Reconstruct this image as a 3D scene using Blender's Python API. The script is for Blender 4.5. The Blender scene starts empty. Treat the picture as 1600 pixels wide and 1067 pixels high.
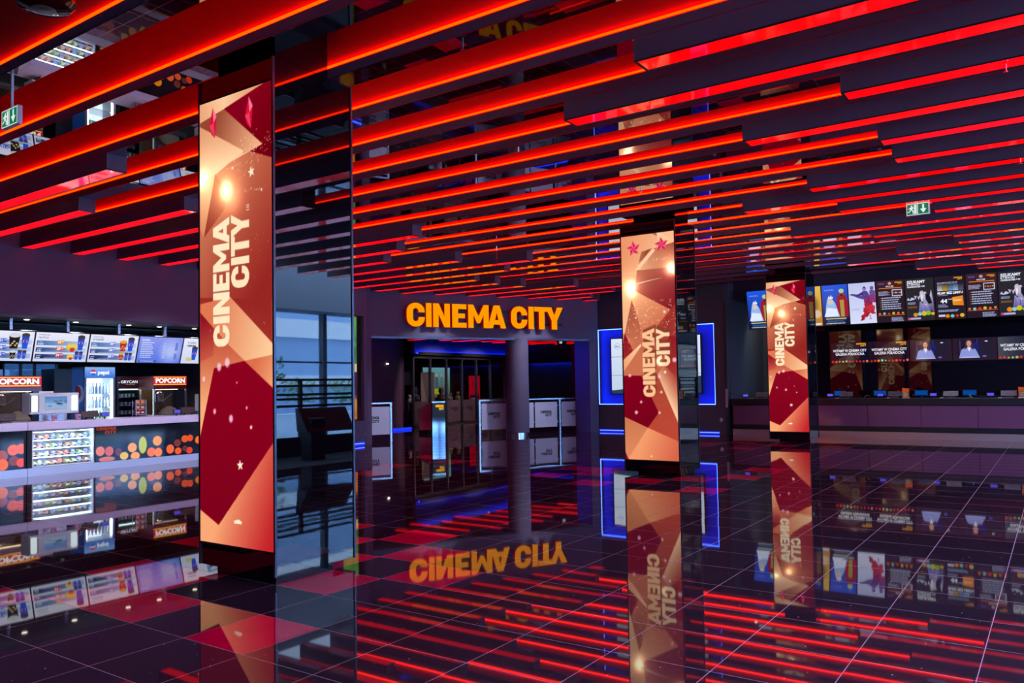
import bpy, bmesh, math, random
import numpy as np
from mathutils import Matrix, Vector
R = math.radians
random.seed(7); rng = np.random.default_rng(5)
sc = bpy.context.scene
col = sc.collection

# ------------------------------------------------------------------ camera, world, exposure
F, YAW, PIT, ROL = 1248.25, 0.6087, 0.0368, -0.0158
cy, sy = math.cos(YAW), math.sin(YAW)
fw = Vector((cy*math.cos(PIT), sy*math.cos(PIT), math.sin(PIT)))
rt = Vector((sy, -cy, 0)); up = rt.cross(fw)
rt2 = rt*math.cos(ROL)+up*math.sin(ROL); up2 = -rt*math.sin(ROL)+up*math.cos(ROL)
cd = bpy.data.cameras.new('camera'); cam = bpy.data.objects.new('camera', cd); col.objects.link(cam)
cd.sensor_fit = 'HORIZONTAL'; cd.sensor_width = 36.0; cd.lens = F*36/1600
cd.shift_x = 13.23/1600; cd.shift_y = 20.82/1600
cd.clip_start = 0.05; cd.clip_end = 300
Mx = Matrix((rt2, up2, -fw)).transposed().to_4x4(); Mx.translation = Vector((-2.4225, -5.2131, 1.5714))
cam.matrix_world = Mx
sc.camera = cam
vs = sc.view_settings
vs.view_transform = 'Standard'; vs.look = 'None'; vs.gamma = 1; vs.exposure = 0; vs.use_curve_mapping = False
try:
    sc.cycles.use_denoising = True; sc.cycles.max_bounces = 8; sc.cycles.glossy_bounces = 6; sc.cycles.diffuse_bounces = 4
    sc.cycles.transparent_max_bounces = 12; sc.cycles.sample_clamp_indirect = 6; sc.cycles.caustics_reflective = False
except Exception: pass
w = bpy.data.worlds.new('daylight'); sc.world = w; w.use_nodes = True
nt = w.node_tree; bg = nt.nodes['Background']
tc = nt.nodes.new('ShaderNodeTexCoord'); sp = nt.nodes.new('ShaderNodeSeparateXYZ'); cr = nt.nodes.new('ShaderNodeValToRGB')
nt.links.new(tc.outputs['Generated'], sp.inputs[0]); nt.links.new(sp.outputs['Z'], cr.inputs[0]); nt.links.new(cr.outputs[0], bg.inputs[0])
cr.color_ramp.elements[0].color = (.55, .74, 1, 1); cr.color_ramp.elements[1].color = (.22, .48, 1, 1)
bg.inputs[1].default_value = 14.0

# ------------------------------------------------------------------ materials
MT = {}
def pbr(n, c, r=.5, m=0., ior=1.5, em=None, es=0., coat=0., noise=0., bump=0., nscale=8.):
    if n in MT: return MT[n]
    mt = bpy.data.materials.new(n); mt.use_nodes = True; t = mt.node_tree; b = t.nodes['Principled BSDF']
    b.inputs['Base Color'].default_value = (*c, 1); b.inputs['Roughness'].default_value = r
    b.inputs['Metallic'].default_value = m; b.inputs['IOR'].default_value = ior; b.inputs['Coat Weight'].default_value = coat
    b.inputs['Coat Roughness'].default_value = .03
    if em: b.inputs['Emission Color'].default_value = (*em, 1); b.inputs['Emission Strength'].default_value = es
    if noise or bump:
        tc = t.nodes.new('ShaderNodeTexCoord'); no = t.nodes.new('ShaderNodeTexNoise'); no.inputs['Scale'].default_value = nscale
        no.inputs['Detail'].default_value = 4
        t.links.new(tc.outputs['Object'], no.inputs['Vector'])
        if noise:
            mr = t.nodes.new('ShaderNodeMapRange'); mr.inputs['To Min'].default_value = max(0, r-noise); mr.inputs['To Max'].default_value = min(1, r+noise)
            t.links.new(no.outputs['Fac'], mr.inputs['Value']); t.links.new(mr.outputs[0], b.inputs['Roughness'])
        if bump:
            bu = t.nodes.new('ShaderNodeBump'); bu.inputs['Strength'].default_value = bump; bu.inputs['Distance'].default_value = .01
            t.links.new(no.outputs['Fac'], bu.inputs['Height']); t.links.new(bu.outputs[0], b.inputs['Normal'])
    MT[n] = mt; return mt
def emit(n, c, s=1., glossy=False, sampled=True, ior=1.5):
    if n in MT: return MT[n]
    mt = pbr(n, (0, 0, 0) if not glossy else (.01, .01, .01), .04 if glossy else 1., ior=ior if glossy else 1.0, em=c, es=s)
    if not glossy: mt.node_tree.nodes['Principled BSDF'].inputs['Specular IOR Level'].default_value = 0
    if not sampled: mt.cycles.emission_sampling = 'NONE'
    return mt
def screen_mat(n, s=1., r=.08, ior=1.45):
    if n in MT: return MT[n]
    mt = pbr(n, (.004, .004, .005), r, ior=ior); t = mt.node_tree; b = t.nodes['Principled BSDF']
    a = t.nodes.new('ShaderNodeAttribute'); a.attribute_name = 'Col'
    t.links.new(a.outputs['Color'], b.inputs['Emission Color']); b.inputs['Emission Strength'].default_value = s
    mt.cycles.emission_sampling = 'NONE'
    return mt
def glass_mat(n, tint=(1, 1, 1), refl=.08, rough=.02):
    if n in MT: return MT[n]
    mt = bpy.data.materials.new(n); mt.use_nodes = True; t = mt.node_tree; t.nodes.clear()
    o = t.nodes.new('ShaderNodeOutputMaterial'); mx = t.nodes.new('ShaderNodeMixShader'); tr = t.nodes.new('ShaderNodeBsdfTransparent')
    gl = t.nodes.new('ShaderNodeBsdfGlossy'); fr = t.nodes.new('ShaderNodeFresnel'); gm = t.nodes.new('ShaderNodeNewGeometry'); mi = t.nodes.new('ShaderNodeMath'); mi.operation = 'MULTIPLY_ADD'
    mi.inputs[1].default_value = 1/1.5-1.5; mi.inputs[2].default_value = 1.5; t.links.new(gm.outputs['Backfacing'], mi.inputs[0]); t.links.new(mi.outputs[0], fr.inputs[0])
    ad = t.nodes.new('ShaderNodeMath'); ad.operation = 'MULTIPLY_ADD'; ad.inputs[1].default_value = 1.0; ad.inputs[2].default_value = refl-.04; ad.use_clamp = True
    tr.inputs[0].default_value = (*tint, 1); gl.inputs['Roughness'].default_value = rough
    t.links.new(fr.outputs[0], ad.inputs[0]); t.links.new(ad.outputs[0], mx.inputs[0]); t.links.new(tr.outputs[0], mx.inputs[1]); t.links.new(gl.outputs[0], mx.inputs[2])
    t.links.new(mx.outputs[0], o.inputs[0]); MT[n] = mt; return mt

BLK = pbr('black_paint', (.008, .007, .009), .45)
GLB = pbr('black_gloss_glass', (.002, .002, .003), .015, ior=1.75)
EDGE = pbr('dark_metal_edge', (.10, .10, .13), .28, m=.8)
MIRR = pbr('smoked_mirror', (.42, .40, .42), .012, m=1.)
BEAM = pbr('plum_grey_beam_paint', (.115, .095, .14), .55, noise=.06)
WALL = pbr('plum_grey_wall_paint', (.12, .10, .17), .75, noise=.08, bump=.06, nscale=40)
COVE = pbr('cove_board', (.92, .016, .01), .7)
REDL = emit('red_led_line', (1., .0145, 0), 11.5)
REDD = emit('red_diffuser', (1., 0, 0), 1.3, glossy=True, ior=1.7)
STEEL = pbr('brushed_steel', (.62, .63, .66), .28, m=1., noise=.08, nscale=60)
CHROME = pbr('chrome', (.8, .8, .82), .06, m=1.)
BLUE = emit('blue_led', (.008, .03, 1.), 20.)
WHITE_P = pbr('white_plastic', (.75, .75, .78), .4)
DARKP = pbr('dark_plastic', (.03, .028, .032), .35)
GREYP = pbr('grey_plastic', (.16, .15, .17), .4)

# ------------------------------------------------------------------ scene helpers
def tag(o, label=None, cat=None, group=None, kind=None):
    if label: o['label'] = label
    if cat: o['category'] = cat
    if group: o['group'] = group
    if kind: o['kind'] = kind
    return o
def thing(name, label, cat, loc=(0, 0, 0), rz=0., group=None):
    o = bpy.data.objects.new(name, None); col.objects.link(o); o.empty_display_size = .1
    o.location = loc; o.rotation_euler = (0, 0, rz); return tag(o, label, cat, group)
def link(name, me, mat, parent=None):
    o = bpy.data.objects.new(name, me); col.objects.link(o)
    if mat is not None: me.materials.append(mat)
    if parent is not None: o.parent = parent
    return o
def copy_tree(o, parent=None):
    c = o.copy(); col.objects.link(c); c.parent = parent
    for ch in [x for x in bpy.data.objects if x.parent == o]: copy_tree(ch, c)
    return c
class MB:
    def __init__(s, org=(0, 0, 0), ang=0.):
        s.v = []; s.f = []; s.o = org; s.c = math.cos(ang); s.s = math.sin(ang)
    def P(s, p):
        return (s.o[0]+p[0]*s.c-p[1]*s.s, s.o[1]+p[0]*s.s+p[1]*s.c, s.o[2]+p[2])
    def add(s, vs, fs):
        n = len(s.v); s.v += [s.P(p) for p in vs]; s.f += [tuple(i+n for i in f) for f in fs]; return s
    def box(s, a, b):
        x0, y0, z0 = [min(p, q) for p, q in zip(a, b)]; x1, y1, z1 = [max(p, q) for p, q in zip(a, b)]
        return s.add([(x0, y0, z0), (x1, y0, z0), (x1, y1, z0), (x0, y1, z0), (x0, y0, z1), (x1, y0, z1), (x1, y1, z1), (x0, y1, z1)],
                     [(3, 2, 1, 0), (4, 5, 6, 7), (0, 1, 5, 4), (1, 2, 6, 5), (2, 3, 7, 6), (3, 0, 4, 7)])
    def hexa(s, lo, hi):     # two quads
        return s.add(list(lo)+list(hi), [(3, 2, 1, 0), (4, 5, 6, 7), (0, 1, 5, 4), (1, 2, 6, 5), (2, 3, 7, 6), (3, 0, 4, 7)])
    def tube(s, a, b, r, n=12, r2=None):
        a = Vector(a); b = Vector(b); d = (b-a).normalized(); q = d.orthogonal().normalized(); t = d.cross(q); r2 = r if r2 is None else r2
        vs = []
        for c, rr in ((a, r), (b, r2)):
            for i in range(n):
                an = 2*math.pi*i/n; vs.append(tuple(c+(q*math.cos(an)+t*math.sin(an))*rr))
        fs = [(i, (i+1) % n, n+(i+1) % n, n+i) for i in range(n)]+[tuple(range(n-1, -1, -1)), tuple(range(n, 2*n))]
        return s.add(vs, fs)
    def lathe(s, c, prof, n=24):   # prof: (r,z)
        vs = []; fs = []
        for r_, z in prof:
            for i in range(n):
                an = 2*math.pi*i/n; vs.append((c[0]+r_*math.cos(an), c[1]+r_*math.sin(an), c[2]+z))
        for j in range(len(prof)-1):
            for i in range(n): fs.append((j*n+i, j*n+(i+1) % n, (j+1)*n+(i+1) % n, (j+1)*n+i))
        fs.append(tuple(range(n-1, -1, -1))); fs.append(tuple(range((len(prof)-1)*n, len(prof)*n)))
        return s.add(vs, fs)
    def prism(s, pts, O, U, V, N, t):  # polygon in plane (O,U,V) extruded t along N
        O, U, V, N = map(Vector, (O, U, V, N)); n = len(pts)
        a = [tuple(O+U*p[0]+V*p[1]) for p in pts]; b = [tuple(Vector(q)+N*t) for q in a]
        fs = [tuple(range(n-1, -1, -1)), tuple(range(n, 2*n))]+[(i, (i+1) % n, n+(i+1) % n, n+i) for i in range(n)]
        return s.add(a+b, fs)
    def build(s, name, mat, parent=None, bevel=0., smooth=False, kind=None, rel=None):
        vs = s.v
        if rel is not None: vs = [(x-rel[0], y-rel[1], z-rel[2]) for x, y, z in vs]
        me = bpy.data.meshes.new(name); me.from_pydata(vs, [], s.f); me.update()
        bm = bmesh.new(); bm.from_mesh(me); bmesh.ops.recalc_face_normals(bm, faces=bm.faces); bm.to_mesh(me); bm.free()
        o = link(name, me, mat, parent)
        if smooth:
            for p in me.polygons: p.use_smooth = True
            try: me.set_sharp_from_angle(angle=R(35))
            except Exception: pass
        if bevel:
            m = o.modifiers.new('edge', 'BEVEL'); m.width = bevel; m.segments = 2; m.limit_method = 'ANGLE'
        if kind: o['kind'] = kind
        return o
def B(a, b, org=(0, 0, 0), ang=0.): return MB(org, ang).box(a, b)

# ------------------------------------------------------------------ drawn screens: colour attribute on a fine grid
def s2l(c): return np.where(c <= .04045, c/12.92, ((np.maximum(c, 0)+.055)/1.055)**2.4)
def hexc(*c): return np.array(c, float)/255.
_tx = {}
def text_tris(s, bold=.0):
    k = (s, bold)
    if k in _tx: return _tx[k]
    cu = bpy.data.curves.new('lettering', 'FONT'); cu.body = s; cu.size = 1; cu.offset = bold; cu.resolution_u = 3
    o = bpy.data.objects.new('lettering', cu); col.objects.link(o)
    dg = bpy.context.evaluated_depsgraph_get(); me = o.evaluated_get(dg).to_mesh(); me.calc_loop_triangles()
    n = len(me.vertices); co = np.zeros(n*3); me.vertices.foreach_get('co', co); co = co.reshape(-1, 3)[:, :2]
    m = len(me.loop_triangles); ix = np.zeros(m*3, int); me.loop_triangles.foreach_get('vertices', ix)
    T = co[ix].reshape(-1, 3, 2) if m else np.zeros((0, 3, 2)); o.evaluated_get(dg).to_mesh_clear()
    bpy.data.objects.remove(o); bpy.data.curves.remove(cu)
    if m:
        mn = T.reshape(-1, 2).min(0); mxx = T.reshape(-1, 2).max(0); T = T-np.array([mn[0], 0])
        _tx[k] = (T, mxx[0]-mn[0])
    else: _tx[k] = (T, .3)
    return _tx[k]
class CV:
    def __init__(s, asp, ny, base, ss=2):   # asp = width/height; coords u 0..1, v 0..1 (v up)
        s.ny = ny; s.nx = max(4, int(ny*asp)); s.ss = ss; s.asp = asp
        s.H = s.ny*ss; s.W = s.nx*ss
        s.a = np.empty((s.H, s.W, 3)); s.a[:] = base
        s.U, s.V = np.meshgrid((np.arange(s.W)+.5)/s.W, (np.arange(s.H)+.5)/s.H)
    def _sub(s, u0, v0, u1, v1):
        x0 = max(0, int(u0*s.W)-1); x1 = min(s.W, int(u1*s.W)+2); y0 = max(0, int(v0*s.H)-1); y1 = min(s.H, int(v1*s.H)+2)
        return (slice(y0, max(y0, y1)), slice(x0, max(x0, x1)))
    def _grad(s, sl, c0, c1, p0, p1):
        c0 = np.asarray(c0)
        if c1 is None: return c0
        if p0 is None: p0, p1 = (.5, float(s.V[sl].min())), (.5, float(s.V[sl].max()))
        d = np.array([(p1[0]-p0[0])*s.asp, p1[1]-p0[1]]); L = d@d+1e-9
        t = np.clip(((s.U[sl]-p0[0])*s.asp*d[0]+(s.V[sl]-p0[1])*d[1])/L, 0, 1)[..., None]
        return c0*(1-t)+np.asarray(c1)*t
    def poly(s, pts, c0, c1=None, p0=None, p1=None, al=1.):
        P = np.array(pts, float); sl = s._sub(P[:, 0].min(), P[:, 1].min(), P[:, 0].max(), P[:, 1].max())
        U, V = s.U[sl], s.V[sl]
        if U.size == 0: return s
        ins = np.zeros(U.shape, bool); x, y = P[:, 0], P[:, 1]; n = len(P)
        for i in range(n):
            j = (i+1) % n
            if y[i] == y[j]: continue
            c = ((y[i] > V) != (y[j] > V)); ins ^= c & (U < (x[j]-x[i])*(V-y[i])/(y[j]-y[i])+x[i])
        g = s._grad(sl, c0, c1, p0, p1); m = (ins*al)[..., None]; s.a[sl] = s.a[sl]*(1-m)+g*m
        return s
    def rect(s, u0, v0, u1, v1, c0, c1=None, al=1., hor=False):
        return s.poly([(u0, v0), (u1, v0), (u1, v1), (u0, v1)], c0, c1, (u0, v0), (u1, v0) if hor else (u0, v1), al)
    def ell(s, u, v, rv, c, ru=None, al=1., soft=0., c1=None):   # rv in v units; ru in v units too
        ru = rv if ru is None else ru; k = 1+soft
        sl = s._sub(u-ru*k/s.asp, v-rv*k, u+ru*k/s.asp, v+rv*k)
        d = np.sqrt(((s.U[sl]-u)*s.asp/ru)**2+((s.V[sl]-v)/rv)**2)
        m = np.clip((1+soft/2-d)/max(soft, 1e-3), 0, 1) if soft else (d < 1)*1.
        cc = np.asarray(c) if c1 is None else np.asarray(c)*(1-np.clip(d, 0, 1))[..., None]+np.asarray(c1)*np.clip(d, 0, 1)[..., None]
        m = (m*al)[..., None]; s.a[sl] = s.a[sl]*(1-m)+cc*m; return s
    def glow(s, u, v, r_, c, k=1.):
        d2 = ((s.U-u)*s.asp/r_)**2+((s.V-v)/r_)**2; s.a += (np.exp(-d2)*k)[..., None]*np.asarray(c); return s
    def star(s, u, v, r_, c, n=5, inner=.42, rot=0., c2=None):
        pts = []
        for i in range(2*n):
            a = math.pi/2+rot+math.pi*i/n; q = r_ if i % 2 == 0 else r_*inner; pts.append((u+math.cos(a)*q/s.asp, v+math.sin(a)*q))
        s.poly(pts, c)
        if c2 is not None:
            for i in range(0, 2*n, 2): s.poly([(u, v), pts[i], pts[(i+1) % (2*n)]], c2)
        return s
    def specks(s, n, u0, v0, u1, v1, c, r0=.0015, r1=.003, slope=0.):
        for _ in range(n):
            u = u0+(u1-u0)*rng.random(); v = v0+(v1-v0)*rng.random()+slope*(u-u0)
            s.ell(u, v, r0+(r1-r0)*rng.random(), c, al=.5+.5*rng.random())
        return s
    def text(s, st, u, v, h, c, anchor='l', bold=.02, sx=1., al=1.):
        T, wd = text_tris(st, bold); k = h/.7; ku = k/s.asp*sx
        off = {'l': 0, 'c': -wd*ku/2, 'r': -wd*ku}[anchor]
        for t in T:
            s.poly([(u+off+p[0]*ku, v+p[1]*k) for p in t], c, al=al)
        return s
    def fit(s, st, u0, u1, v, h, c, bold=.02):
        T, wd = text_tris(st, bold); k = h/.7; return s.text(st, u0, v, h, c, 'l', bold, sx=(u1-u0)*s.asp/(wd*k))
    def glyphs(s, word, u0, u1, v0, v1, c, rot=False, al=1.):   # own heavy capitals; rot: reads upwards, u0..u1 is cap height
        pl, W = word_polys(word)
        for P in pl:
            if rot: pts = [(u1-(u1-u0)*y, v0+(v1-v0)*x/W) for x, y in P]
            else: pts = [(u0+(u1-u0)*x/W, v0+(v1-v0)*y) for x, y in P]
            s.poly(pts, c, al=al)
        return s
    def lines(s, u0, u1, v, n, dv, h, c, ragged=.25):
        for i in range(n):
            uu = u0; e = u1-(u1-u0)*ragged*rng.random()
            while uu < e:
                l = (u1-u0)*(.05+.1*rng.random()); s.rect(uu, v-i*dv, min(e, uu+l), v-i*dv+h, c, al=.85); uu += l+(u1-u0)*.02
        return s
    def mesh(s, name, O, U, V, mat, parent=None, gain=1.):
        a = s.a.reshape(s.ny, s.ss, s.nx, s.ss, 3).mean((1, 3)); a = s2l(np.clip(a, 0, 1.6))*gain
        ny, nx = s.ny, s.nx; u, v = np.meshgrid(np.linspace(0, 1, nx), np.linspace(0, 1, ny))
        O, U, V = map(np.array, (O, U, V)); co = O+u.reshape(-1, 1)*U+v.reshape(-1, 1)*V
        i = (np.arange(ny-1)[:, None]*nx+np.arange(nx-1)[None]).ravel(); f = np.stack([i, i+1, i+nx+1, i+nx], 1)
        me = bpy.data.meshes.new(name); me.vertices.add(len(co)); me.vertices.foreach_set('co', co.astype('f').ravel())
        me.loops.add(f.size); me.loops.foreach_set('vertex_index', f.ravel().astype('i')); me.polygons.add(len(f))
        me.polygons.foreach_set('loop_start', (np.arange(len(f))*4).astype('i')); me.update(calc_edges=True)
        at = me.color_attributes.new('Col', 'FLOAT_COLOR', 'POINT')
        at.data.foreach_set('color', np.concatenate([a.reshape(-1, 3), np.ones((len(co), 1))], 1).astype('f').ravel())
        return link(name, me, mat, parent)

# heavy geometric capitals (unit cap height), as polygons
def _arc(cx, cy_, rx, ry, a0, a1, n=10): return [(cx+rx*math.cos(R(a0+(a1-a0)*i/n)), cy_+ry*math.sin(R(a0+(a1-a0)*i/n))) for i in range(n+1)]
def glyph(ch):
    t = .25
    if ch == 'C':
        W = .72; o = _arc(.36, .64, .36, .36, 0, 180)+_arc(.36, .36, .36, .36, 180, 360)+[(W, .41), (W-t, .41)]
        i = _arc(.36, .36, .11, .13, 0, -180, 8)+_arc(.36, .64, .11, .13, 180, 0, 8)+[(W-t, .60), (W, .60)]
        return [o+i], W
    if ch == 'I': return [[(0, 0), (t, 0), (t, 1), (0, 1)]], t
    if ch == 'N':
        W = .74; return [[(0, 0), (t-.01, 0), (t-.01, .55), (W-t, 0), (W, 0), (W, 1), (W-t+.01, 1), (W-t+.01, .45), (t, 1), (0, 1)]], W
    if ch == 'E':
        W = .6; return [[(0, 0), (W, 0), (W, .21), (t, .21), (t, .40), (W-.06, .40), (W-.06, .60), (t, .60), (t, .79), (W, .79), (W, 1), (0, 1)]], W
    if ch == 'M':
        W = .94; return [[(0, 0), (t-.01, 0), (t-.01, .56), (.40, .2), (.54, .2), (W-t+.01, .56), (W-t+.01, 0), (W, 0), (W, 1), (W-t+.02, 1), (.47, .5), (t-.02, 1), (0, 1)]], W
    if ch == 'A':
        W = .88; return [[(0, 0), (.25, 0), (.30, .16), (.58, .16), (.63, 0), (W, 0), (.58, 1), (.44, 1), (.44, .70), (.52, .36), (.36, .36), (.44, .70), (.44, 1), (.30, 1)]], W
    if ch == 'T':
        W = .66; return [[(.205, 0), (.455, 0), (.455, .79), (W, .79), (W, 1), (0, 1), (0, .79), (.205, .79)]], W
    if ch == 'Y':
        W = .8; return [[(.275, 0), (.525, 0), (.525, .40), (W, 1), (W-.27, 1), (.40, .63), (.27, 1), (0, 1), (.275, .40)]], W
    return [], .32
def word_polys(wd, gap=.055):
    x = 0; out = []
    for ch in wd:
        g, W = glyph(ch)
        k = .0
        if ch == 'Y' and out: k = -.10
        if ch == 'A' and out: k = -.06
        x += k
        out += [[(p[0]+x, p[1]) for p in P] for P in g]; x += W+gap
    return out, x-gap
def logo(c, u0, v0, u1, v1, colr):   # CINEMA over CITY, right aligned
    h = (v1-v0)/2.15; W1 = word_polys('CINEMA')[1]; W2 = word_polys('CITY')[1]
    c.glyphs('CINEMA', u0, u1, v1-h, v1, colr); c.glyphs('CITY', u1-(u1-u0)*W2/W1, u1, v0, v0+h, colr)
# ------------------------------------------------------------------ floor
def floor_mat(n, base, speck=1.):
    mt = bpy.data.materials.new(n); mt.use_nodes = True; t = mt.node_tree; b = t.nodes['Principled BSDF']
    N = t.nodes.new; L = t.links.new
    tc = N('ShaderNodeTexCoord'); sc_ = N('ShaderNodeVectorMath'); sc_.operation = 'SCALE'; sc_.inputs['Scale'].default_value = 1/.6
    L(tc.outputs['Object'], sc_.inputs[0])
    fr = N('ShaderNodeVectorMath'); fr.operation = 'FRACTION'; L(sc_.outputs[0], fr.inputs[0])
    sp = N('ShaderNodeSeparateXYZ'); L(fr.outputs[0], sp.inputs[0])
    ds = []
    for ax in 'XY':
        m1 = N('ShaderNodeMath'); m1.operation = 'SUBTRACT'; m1.inputs[1].default_value = .5; L(sp.outputs[ax], m1.inputs[0])
        m2 = N('ShaderNodeMath'); m2.operation = 'ABSOLUTE'; L(m1.outputs[0], m2.inputs[0]); ds.append(m2)
    mx = N('ShaderNodeMath'); mx.operation = 'MAXIMUM'; L(ds[0].outputs[0], mx.inputs[0]); L(ds[1].outputs[0], mx.inputs[1])
    gt = N('ShaderNodeMath'); gt.operation = 'GREATER_THAN'; gt.inputs[1].default_value = .5-.0036; L(mx.outputs[0], gt.inputs[0])
    # aventurine flecks, painted white to stand for their glints
    vo = N('ShaderNodeTexVoronoi'); vo.inputs['Scale'].default_value = 26; L(tc.outputs['Object'], vo.inputs['Vector'])
    wn2 = N('ShaderNodeSeparateColor'); L(vo.outputs['Color'], wn2.inputs[0])
    lt = N('ShaderNodeMath'); lt.operation = 'MULTIPLY'; lt.inputs[1].default_value = .13; L(wn2.outputs[0], lt.inputs[0])
    l2 = N('ShaderNodeMath'); l2.operation = 'LESS_THAN'; L(vo.outputs['Distance'], l2.inputs[0]); L(lt.outputs[0], l2.inputs[1])
    pw = N('ShaderNodeMath'); pw.operation = 'GREATER_THAN'; pw.inputs[1].default_value = .90; L(wn2.outputs[1], pw.inputs[0])
    fl = N('ShaderNodeMath'); fl.operation = 'MULTIPLY'; L(l2.outputs[0], fl.inputs[0]); L(pw.outputs[0], fl.inputs[1])
    f2 = N('ShaderNodeMath'); f2.operation = 'MULTIPLY'; f2.inputs[1].default_value = speck; L(fl.outputs[0], f2.inputs[0])
    no = N('ShaderNodeTexNoise'); no.inputs['Scale'].default_value = 2.5; no.inputs['Detail'].default_value = 8; L(tc.outputs['Object'], no.inputs['Vector'])
    rp = N('ShaderNodeMapRange'); rp.inputs['To Min'].default_value = .7; rp.inputs['To Max'].default_value = 1.3; L(no.outputs['Fac'], rp.inputs['Value'])
    cb = N('ShaderNodeVectorMath'); cb.operation = 'SCALE'; cb.inputs[0].default_value = base; L(rp.outputs[0], cb.inputs['Scale'])
    m_a = N('ShaderNodeMix'); m_a.data_type = 'RGBA'; m_a.inputs['B'].default_value = (1, 1, .95, 1); L(f2.outputs[0], m_a.inputs['Factor']); L(cb.outputs[0], m_a.inputs['A'])
    m_b = N('ShaderNodeMix'); m_b.data_type = 'RGBA'; m_b.inputs['B'].default_value = (.58, .46, .54, 1); L(gt.outputs[0], m_b.inputs['Factor']); L(m_a.outputs['Result'], m_b.inputs['A'])
    L(m_b.outputs['Result'], b.inputs['Base Color'])
    rr = N('ShaderNodeMapRange'); rr.inputs['To Min'].default_value = .025; rr.inputs['To Max'].default_value = .6; L(gt.outputs[0], rr.inputs['Value']); L(rr.outputs[0], b.inputs['Roughness'])
    # every tile lies a hair out of level
    fo = N('ShaderNodeVectorMath'); fo.operation = 'FLOOR'; L(sc_.outputs[0], fo.inputs[0])
    wn = N('ShaderNodeTexWhiteNoise'); wn.noise_dimensions = '2D'; L(fo.outputs[0], wn.inputs['Vector'])
    sb = N('ShaderNodeVectorMath'); sb.operation = 'SUBTRACT'; sb.inputs[1].default_value = (.5, .5, .5); L(wn.outputs['Color'], sb.inputs[0])
    ml = N('ShaderNodeVectorMath'); ml.operation = 'MULTIPLY'; ml.inputs[1].default_value = (.0016, .0016, 0); L(sb.outputs[0], ml.inputs[0])
    ge = N('ShaderNodeNewGeometry'); ad = N('ShaderNodeVectorMath'); L(ge.outputs['Normal'], ad.inputs[0]); L(ml.outputs[0], ad.inputs[1])
    L(ad.outputs[0], b.inputs['Normal'])
    b.inputs['IOR'].default_value = 1.62
    return mt
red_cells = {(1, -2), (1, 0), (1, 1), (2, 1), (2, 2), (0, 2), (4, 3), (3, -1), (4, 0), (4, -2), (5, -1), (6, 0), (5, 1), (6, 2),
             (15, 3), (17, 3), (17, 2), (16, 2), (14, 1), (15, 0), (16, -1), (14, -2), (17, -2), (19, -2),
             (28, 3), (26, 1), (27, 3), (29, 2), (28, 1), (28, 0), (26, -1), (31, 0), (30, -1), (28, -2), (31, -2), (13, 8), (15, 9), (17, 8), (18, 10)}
me = bpy.data.meshes.new('floor'); vs_ = []; fs_ = []; mi = []
x0, x1, y0, y1 = -12, 48, -24, 30
idx = {}
for j in range(y0, y1+1):
    for i in range(x0, x1+1): idx[(i, j)] = len(vs_); vs_.append((i*.6, j*.6, 0))
for j in range(y0, y1):
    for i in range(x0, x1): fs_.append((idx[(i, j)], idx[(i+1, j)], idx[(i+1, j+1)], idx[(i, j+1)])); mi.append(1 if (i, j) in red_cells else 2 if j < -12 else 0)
me.from_pydata(vs_, [], fs_); me.polygons.foreach_set('material_index', mi)
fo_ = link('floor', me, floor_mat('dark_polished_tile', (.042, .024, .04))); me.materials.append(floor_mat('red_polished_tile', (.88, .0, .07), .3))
tag(fo_, 'polished dark tile floor with scattered red tiles', kind='structure')
me = fo_.data; me.materials.append(pbr('dark_entrance_matting', (.03, .03, .035), .9))
def struct(o, label=None): return tag(o, label, kind='structure')

# ------------------------------------------------------------------ shell
GL = glass_mat('clear_glass', (.9, .96, 1.), .06)
MUL = pbr('window_mullion_paint', (.10, .13, .17), .4)
GL_K = glass_mat('kitchen_glass', (.30, .36, .42), .06)
PA, PB = Vector((13.53, 10.35, 0)), Vector((20.2, 6.87, 0))      # line of the entrance front
pang = math.atan2(PB.y-PA.y, PB.x-PA.x); plen = (PB-PA).length
ZT = 5.25
struct(MB().add([(-7, -9.1, ZT), (28.5, -9.1, ZT), (28.5, 17, ZT), (-7, 17, ZT)], [(0, 1, 2, 3)]).build('ceiling', BLK), 'black ceiling void above the beams')
struct(B((-7.2, -13.2, 0), (-7, 17, ZT)).build('wall_back', WALL))
struct(B((-7, 10.1, 2.96), (9.35, 10.3, ZT)).build('wall_left', WALL), 'plum grey fascia over the snack counter')
struct(B((9.35, 10.1, 0), (12.20, 10.3, ZT)).build('wall_left', WALL))
m_ = MB(); m_.box((12.20, 10.1, 3.46), (13.1, 10.3, ZT)); m_.box((12.20, 10.1, 0), (13.1, 10.3, .66)); m_.box((13.0, 10.1, .66), (13.1, 10.3, 3.46)); m_.box((12.0, 10.31, .5), (13.1, 10.36, 3.6))
struct(m_.build('wall_left', WALL))
# corner pieces and front over the entrance
struct(MB().prism([(13.1, 10.1), (13.53, 10.35), (13.53, 10.75), (13.1, 10.75)], (0, 0, 0), (1, 0, 0), (0, 1, 0), (0, 0, 1), ZT).build('wall_left', WALL))
struct(B((0, 0, 2.96), (plen, .35, ZT), PA, pang).build('wall_entrance', WALL), 'plum grey fascia over the entrance')
struct(B((0, .02, 2.90), (plen-.35, .30, 2.96), PA, pang).build('trim_1', EDGE))
struct(B((plen-.32, .03, 0), (plen, .9, 2.96), PA, pang).build('wall_entrance', WALL))
XR = 20.46
m_ = MB(); m_.box((XR, 7.03, 0), (XR+.25, 7.35, ZT)); m_.box((XR, 3.155, 3.28), (XR+.25, 7.03, ZT)); m_.box((XR, 3.155, 0), (XR+.25, 7.03, .87)); m_.box((XR, 2.84, 0), (XR+.25, 3.155, ZT))
m_.box((XR+.25, 2.8, .5), (XR+.30, 7.4, 3.6))
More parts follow.
